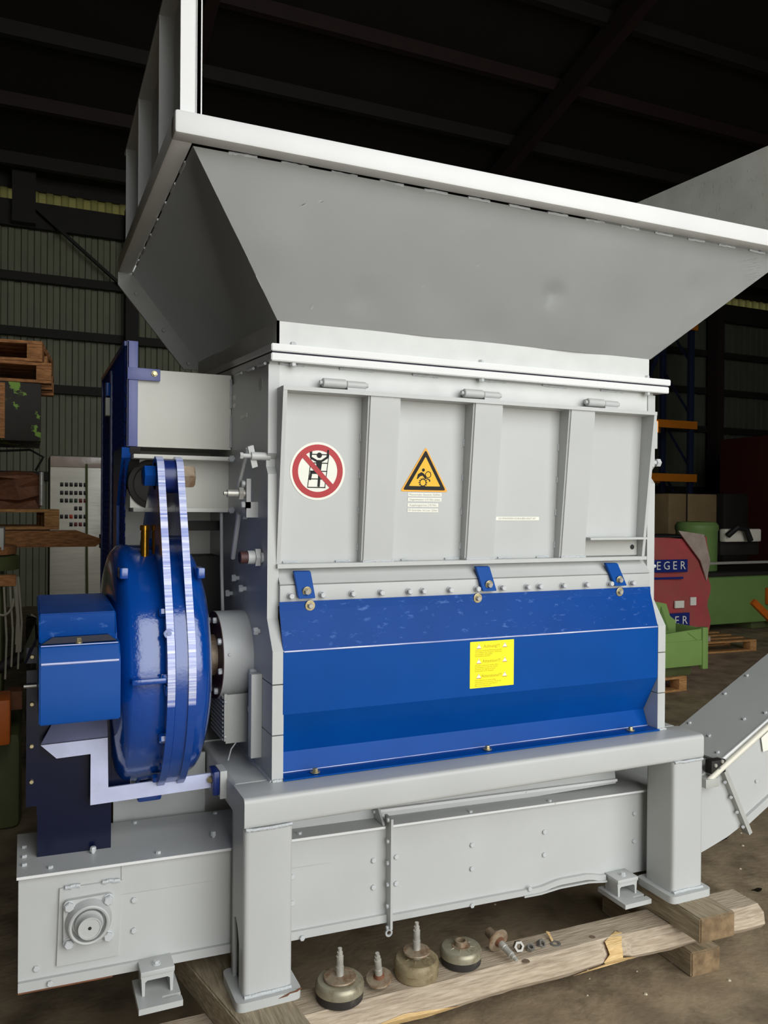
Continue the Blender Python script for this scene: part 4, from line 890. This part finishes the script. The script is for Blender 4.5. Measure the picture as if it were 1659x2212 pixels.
# ------------------------------------------------------------------ background: right
def RZ(x, y, deg): return Matrix.Translation((x, y, 0)) @ Matrix.Rotation(math.radians(deg), 4, 'Z') @ Matrix.Translation((-x, -y, 0))
def pallet(x, y, z, deg, label, w=.96, dpt=.64, wood=PALW, group='wooden pallets'):
    """shipping pallet centred on x, y with its underside at z"""
    T = RZ(x, y, deg); e_ = empty('wooden_pallet', x, y, z, label, 'pallet', group)
    for k in range(5):
        y0 = y-dpt/2+k*(dpt-.11)/4; bxo('deck_board', (x-w/2, x+w/2, y0, y0+.11, z+.098, z+.116), wood, e_, .002, T=T)
    for k in range(3):
        x0 = x-w/2+k*(w-.08)/2
        bxo('stringer_board', (x0, x0+.08, y-dpt/2, y+dpt/2, z+.08, z+.0975), wood, e_, .002, T=T)
        for j in range(3):
            y0 = y-dpt/2+j*(dpt-.1)/2; bxo('block', (x0, x0+.08, y0, y0+.1, z+.017, z+.08), wood, e_, .002, T=T)
    for j in range(3):
        y0 = y-dpt/2+j*(dpt-.09)/2; bxo('bottom_board', (x-w/2, x+w/2, y0, y0+.09, z, z+.017), wood, e_, .002, T=T)
    return e_
pallet(5.45, 4.45, F, -4, 'long wooden pallet under the red wrapped sacks', 1.7, .8)
# red wrapped sacks
b = bm_new(); n1, n2 = 26, 20; x0, x1, y0, y1, z0, z1 = 4.72, 5.72, 4.1, 4.75, F+.118, -.27
box(b, x0, x1, y0, y1, z0, z1); bmesh.ops.subdivide_edges(b, edges=list(b.edges), cuts=14, use_grid_fill=True)
for v in b.verts:
    t = (v.co.z-z0)/(z1-z0); c = Vector((5.22, 4.42, 0)); s_ = 1-.05*t**3
    v.co.x = c.x+(v.co.x-c.x)*s_; v.co.y = c.y+(v.co.y-c.y)*s_
    v.co += Vector((math.sin(v.co.z*21+v.co.y*9)*.012, math.sin(v.co.x*13+v.co.z*17)*.014, math.sin(v.co.x*9)*.012 if t > .9 else 0))
sk = obj('wrapped_sacks', b, REDW, T=RZ(5.2, 4.4, -3)); setp(sk, 'red plastic-wrapped sack load with blue lettering on a pallet', 'sack load')
T_ = RZ(5.2, 4.4, -3)
def sk_frame(x, z):
    p = T_ @ Vector((x, 4.085, 0)); u = (T_ @ Vector((x+1, 4.085, 0)))-p; return ((p.x, p.y, z), u, (0, 0, 1), u.cross(Vector((0, 0, 1))))
for z, h, w0, w1, s in ((-.545, .062, 4.78, 5.42, 'I E G E R'), (-1.085, .075, 4.85, 5.45, 'E R')):
    f2 = sk_frame((w0+w1)/2, z); w = (w1-w0)/2; b = bm_new(); prism(b, [(-w, -h), (w, -h), (w, h), (-w, h)], f2, 0, .012)
    bd = obj('blue_band', b, mat('print_blue', (34, 48, 120), .3, coat=.4), sk)
    for k_, ch_ in enumerate(reversed(s.split())): text(ch_, .115, sk_frame(w1-.06-.098*k_, z), .014, WHITE, sk, name='letter')
f2 = sk_frame(5.05, -.665); b = bm_new(); prism(b, [(-.25, -.01), (.32, -.01), (.32, .01), (-.25, .01)], f2, 0, .012); obj('small_print', b, mat('print_blue', (34, 48, 120)), sk)
b = bm_new(); box(b, 4.7, 5.66, 4.1, 4.7, -.268, -.25); obj('black_top_sheet', b, BLACK, sk, T=T_)
b = bm_new(); prism(b, [(5.3, -.2), (5.62, -.24), (5.7, -.5), (5.66, -.7), (5.58, -.5), (5.45, -.36)], XZ, 4.07, 4.085); obj('film_fold', b, FILM, sk, T=T_)
b = bm_new(); box(b, 4.74, 5.72, 4.08, 4.1, F+.12, F+.17); obj('film_skirt', b, FILM, sk, T=T_)
f2 = sk_frame(5.4, -.96); b = bm_new(); prism(b, [(-.13, -.0), (-.02, 0), (-.02, .07), (-.13, .07)], f2, 0, .014); obj('paper_label', b, WHITE, sk); b = bm_new(); prism(b, [(.06, .02), (.13, .02), (.13, .1), (.06, .1)], f2, 0, .014); obj('paper_label', b, WHITE, sk)
# green bin on a pallet
gpal = pallet(3.86, 3.16, F, 2, 'pallet carrying the light green steel bin', .72, .6, group='wooden pallets')
e_ = empty('steel_bin', 4.0, 3.1, F+.117, 'light green open steel bin with a raised lug plate', 'bin')
zb0 = -1.23
bxo('skid', (3.5, 4.3, 2.9, 3.0, F+.116, zb0), GREEND, e_, .003); bxo('skid', (3.5, 4.3, 3.25, 3.35, F+.116, zb0), GREEND, e_, .003)
bxo('front_panel', (3.4, 4.365, 2.834, 2.86, zb0, -1.03), GREENL, e_, .004)
b = bm_new(); prism(b, [(3.4, -1.03), (4.365, -1.03), (4.365, -.94), (3.4, -1.0)], XZ, 2.842, 2.862); prism(b, [(4.2, -.965), (4.34, -.945), (4.34, -1.02), (4.3, -1.03)], XZ, 2.836, 2.842); obj('upper_panel', b, GREENL, e_)
bxo('corner_post', (4.345, 4.4, 2.82, 2.87, zb0-.03, -.93), GREENL, e_, .004); bxo('side_panel', (4.365, 4.385, 2.86, 3.45, zb0, -.94), GREENL, e_, .004)
bxo('back_panel', (3.4, 4.385, 3.43, 3.45, zb0, -.94), GREEN, e_, .004); bxo('bottom_panel', (3.4, 4.37, 2.85, 3.45, zb0, zb0+.02), GREEN, e_, .002)
b = bm_new(); prism(b, [(3.82, -.78), (3.98, -.72), (4.18, -.76), (4.22, -.86), (4.28, -.9), (4.28, -1.02), (4.05, -.98), (3.9, -.94)], XZ, 3.05, 3.08); obj('lug_plate', b, GREENL, e_)
b = bm_new(); prism(b, [(4.12, -.78), (4.2, -.97), (4.1, -.97)], XZ, 3.04, 3.05); obj('gusset', b, GREEN, e_)
for x in (3.88, 3.96): bolt(e_, (x, 3.05, -.775), (0, -1, 0), .018, .01, m_=GREEND)
# big green machine
e_ = empty('green_machine', 7.2, 5.4, F, 'large green machine with motor standing behind the red sacks', 'machine')
gy = 5.0
bxo('machine_bed', (6.3, 9.0, gy, gy+1.2, -1.33, -.765), GREEN, e_, .02)
bxo('bed_top', (6.25, 9.0, gy-.05, gy+1.25, -.765, -.72), STEELD, e_, .01)
bxo('guide_rail', (6.3, 9.0, gy-.1, gy-.05, -.62, -.59), CHROME, e_, .006)
b = bm_new(); lathe(b, [(0, .235), (.55, .24), (.57, .25), (.62, .25), (.66, .22), (.67, 0)], (6.86, gy+.4, -.8), (0, 0, 1), 32); obj('motor', b, GREEN, e_)
bxo('carriage', (7.15, 7.8, gy+.3, gy+.7, -.55, -.26), STEELD, e_, .02); bxo('cream_cover', (7.12, 7.72, gy+.2, gy+.3, -.38, -.22), CREAM, e_, .02)
b = bm_new(); tube(b, [(7.1, gy+.15, -.3), (7.2, gy+.1, -.2), (7.35, gy+.1, -.22), (7.42, gy+.1, -.36)], .035, 10); obj('hose', b, BLACK, e_)
bxo('plinth', (7.45, 7.95, gy+.1, gy+.9, F, -1.33), GREEND, e_, .02); bxo('plinth', (6.4, 6.7, gy+.5, gy+.9, F, -1.33), STEELD, e_, .02)
b = bm_new(); quad_plate(b, [(7.3, gy-.04, -1.1), (7.36, gy-.04, -1.05), (7.7, gy-.04, -1.3), (7.64, gy-.04, -1.36)], .05); obj('orange_lever', b, ORANGE, e_)
bxo('orange_block', (7.55, 7.75, gy-.06, gy, -1.12, -.92), ORANGE, e_, .01)
# small cardboard carton load
e_ = empty('carton_stack', 8.6, 7.8, F, 'film-wrapped cardboard carton load in front of the racking', 'carton load')
for x0, x1 in ((8.5, 8.86), (8.87, 9.5)): bxo('carton', (x0, x1, 7.6, 8.3, F+.116, .26), CARD, e_, .02)
b = bm_new(); tube(b, [(8.865, 7.59, F+.12), (8.865, 7.59, .27), (8.865, 8.2, .28)], .008, 6); obj('strap', b, BLACK, e_)
pallet(9.0, 7.95, F, 0, 'pallet under the wrapped cardboard cartons', 1.3, .8)
# pallet racking
e_ = empty('pallet_rack', 10.2, 9.4, F, 'tall pallet rack with orange beams against the back wall', 'rack')
for x in (8.3, 10.4):
    for y in (9.1, 9.8): bxo('upright', (x, x+.1, y, y+.08, F, 4.0), RACKB, e_, .004)
    for k in range(5):
        z = F+.3+k*.95; b = bm_new(); quad_plate(b, [(x+.05, 9.15, z), (x+.05, 9.15, z+.06), (x+.05, 9.83, z+.96), (x+.05, 9.83, z+.9)], .03); obj('brace', b, RACKB, e_)
for z in (.57, 1.52, 3.3):
    for y in (9.02, 9.84): bxo('beam', (8.3, 10.5, y, y+.06, z-.06, z+.08), RACKO, e_, .004)
for x in (8.35,): b = bm_new(); quad_plate(b, [(x, 9.9, F+.5), (x+.08, 9.9, F+.5), (x+2.1*(1 if x < 9 else -1), 9.9, 3.), (x+2.0*(1 if x < 9 else -1), 9.9, 3.)], .02); obj('cross_brace', b, RACKB, e_)
for z, x0 in (): pallet(x0+.6, 9.4, z, 0, 'pallet on the %s rack shelf' % ('upper' if z > 1 else 'lower'), 1.1, .7, PALD)
# tall dark red cabinet far right
setp(bxo('red_container', (10.6, 13.5, 7.2, 8.6, F, 1.25), REDDK, None, .02), 'tall dark red container standing beside the racking', 'container')
setp(bxo('grey_locker', (9.75, 10.3, 7.7, 8.3, F, .28), STEELD, None, .02), 'dark steel locker between cartons and red container', 'locker')

# ------------------------------------------------------------------ background: left
e_ = empty('control_cabinet', -.05, 4.5, F, 'film-wrapped white control cabinet with rows of push buttons', 'cabinet')
bxo('cabinet_body', (-.412, .5, 4.22, 4.72, F, .36), CABS, e_, .006)
bxo('cabinet_front', (-.412, .5, 4.2, 4.22, F, .33), CAB, e_, .004)
bxo('film_strip', (-.412, .5, 4.19, 4.2, .275, .35), FILM, e_, .002)
b = bm_new(); tube(b, [(-.17, 4.19, .3), (-.165, 4.19, -.4), (-.15, 4.19, F+.1)], .009, 6); obj('green_strap', b, GREEND, e_)
b = bm_new(); tube(b, [(-.02, 4.19, .26), (-.02, 4.19, F+.1)], .004, 6); obj('door_gap', b, CABS, e_)
BTN = mat('button_black', (24, 22, 24), .5); BTR = mat('button_red', (110, 24, 26), .5); BTGn = mat('button_green', (30, 62, 38), .5); BTO = mat('button_orange', (190, 60, 20), .5)
for row, (y_, cs) in enumerate(((1052, 'kkkkkk'), (1070, 'kkkkkk'), (1087, 'kkggrr'), (1104, '   kk '), (1122, 'kkokkk'), (1139, '  krrk'))):
    z = (1098-y_)/1746*5.72
    for c, ch_ in enumerate(cs):
        if ch_ == ' ': continue
        x = -.335+c*.0315
        b = bm_new(); box(b, x-.011, x+.011, 4.192, 4.2, z-.014, z+.014, .002); box(b, x-.006, x+.006, 4.186, 4.192, z-.008, z+.008, .002)
        obj('push_button', b, {'k': BTN, 'r': BTR, 'g': BTGn, 'o': BTO}[ch_], e_)
# storage rack at the left with pallets
e_ = empty('storage_rack', -1.3, 3.3, F, 'dark steel storage rack carrying old pallets beside the cabinet', 'rack')
for x in (-2.3, -.86):
    for y in (2.95, 3.6): bxo('upright', (x, x+.07, y, y+.07, F, 1.6), STEELD, e_, .003)
for z in (.36, -.24):
    for y in (2.95, 3.6): bxo('beam', (-2.3, -.79, y, y+.05, z-.08, z), STEELD, e_, .003)
e2 = empty('long_timber', -.9, 3.2, -.24, 'long brown timber reaching out of the rack to a point', 'timber')
b = bm_new(); prism(b, [(-1.8, -.238), (-.2, -.238), (-.15, -.2), (-.3, -.145), (-1.8, -.14)], XZ, 2.98, 3.1); obj('beam_body', b, PALD, e2)
b = bm_new(); box(b, -.17, -.13, 2.96, 3.1, -.25, -.17); obj('end_clip', b, STEELD, e2)
pallet(-.89, 3.3, -.139, 3, 'pale pallet on the rack under the scrap machine', .96, .62, PALW)
e2 = empty('scrap_machine', -.8, 3.25, -.02, 'rusty scrap machine part lying on the rack pallet', 'scrap')
b = bm_new(); box(b, -1.2, -.5, 3.05, 3.5, -.022, .19); bmesh.ops.subdivide_edges(b, edges=list(b.edges), cuts=5, use_grid_fill=True)
for v in b.verts:
    if v.co.z > -.02: v.co += Vector((random.uniform(-.03, .03), random.uniform(-.04, .04), random.uniform(-.03, .03)))
obj('machine_core', b, RUSTD, e2, smooth=False)
b = bm_new(); tube(b, [(-.9, 3.1, .15), (-.8, 3.1, .3), (-.55, 3.1, .32), (-.48, 3.1, .28), (-.52, 3.1, .2)], .008, 6); obj('loose_hose', b, BLACK, e2)
b = bm_new(); cyl(b, (-.49, 3.04, -.0), (-.49, 3.04, .19), .012, 12); obj('pipe', b, CHROME, e2)
# dark crate with green chips and stacked pallets on it
e2 = empty('painted_crate', -.9, 3.3, .36, 'dark crate with flaking green paint on the rack', 'crate')
b = bm_new(); box(b, -1.3, -.495, 2.98, 3.6, .361, .69, .004); obj('crate_body', b, CHIPG, e2)
for x in (-.78, -1.2): bxo('batten', (x, x+.1, 2.96, 2.98, .37, .68), PALD, e2, .003)
pallet(-.905, 3.3, .691, -3, 'lower old pallet on the dark crate', .96, .62, PALD, 'old pallets on the crate')
pallet(-.93, 3.32, .808, -7, 'upper old pallet on the dark crate', .96, .62, PALD, 'old pallets on the crate')
# green press at the left edge
e_ = empty('green_press', -.8, 2.2, F, 'old olive green press with hanging cables at the picture edge', 'press')
bxo('press_column', (-1.1, -.665, 1.95, 2.4, -1.0, -.28), GREEND, e_, .02)
bxo('press_base', (-1.2, -.585, 1.9, 2.6, F, -1.0), GREEND, e_, .04)
b = bm_new(); lathe(b, [(0, .2), (.06, .2), (.07, .17), (.07, 0)], (-.8, 2.05, -.29), (0, 0, 1), 28); obj('turntable', b, GREEND, e_)
b = bm_new(); lathe(b, [(0, .22), (.035, .22), (.04, .2), (.04, 0)], (-.83, 2.05, -.22), (0, 0, 1), 28); obj('wood_rim', b, PALD, e_)
bxo('top_block', (-.9, -.66, 1.9, 2.15, -.2, -.1), GREYOLD, e_, .006); bxo('orange_plate', (-.9, -.61, 1.82, 1.86, -.35, -.3), PALD, e_, .006)
for k in range(7):
    x = -.66+random.uniform(-.01, .07); L_ = random.uniform(.25, .45); b = bm_new()
    tube(b, [(x, 1.84, -.31), (x+.015, 1.8, -.31-L_*.6), (x+.01, 1.8, -.31-L_)], .0045, 6); obj('hanging_cable', b, CABLE, e_)
b = bm_new(); tube(b, [(-.66+.04*math.cos(a), 1.8, -.4+.07*math.sin(a)) for a in [i*math.pi/10 for i in range(10, 21)]], .005, 6); obj('cable_loop', b, CABLE, e_)
b = bm_new(); cyl(b, (-.9, 1.9, -.82), (-.5, 2.0, -.64), .025, 14); obj('drive_rod', b, STEELD, e_)
setp(bxo('orange_box', (-.9, -.628, 1.7, 1.9, -1.0+.0, -.81), ORANGE, e_, .01), 'worn orange cover box')
b = bm_new(); box(b, -.64, -.585, 1.9, 2.0, -.9, -.82); obj('side_knob', b, RUSTD, e_)
e_ = empty('scrap_sheet_bundle', -.45, 2.6, F, 'crumpled dark film bundle behind the belt guard', 'film bundle')
b = bm_new(); box(b, -.55, -.3, 2.68, 2.95, F, -.62); bmesh.ops.subdivide_edges(b, edges=list(b.edges), cuts=8, use_grid_fill=True)
for v in b.verts:
    if v.co.z > F+.01: v.co += Vector((random.uniform(-.02, .02), random.uniform(-.03, .03), random.uniform(-.02, .02)))
obj('film_wrap', b, mat('dark_film', (40, 38, 34), .2, bump=.4, bscale=20, coat=.5), e_, smooth=False)
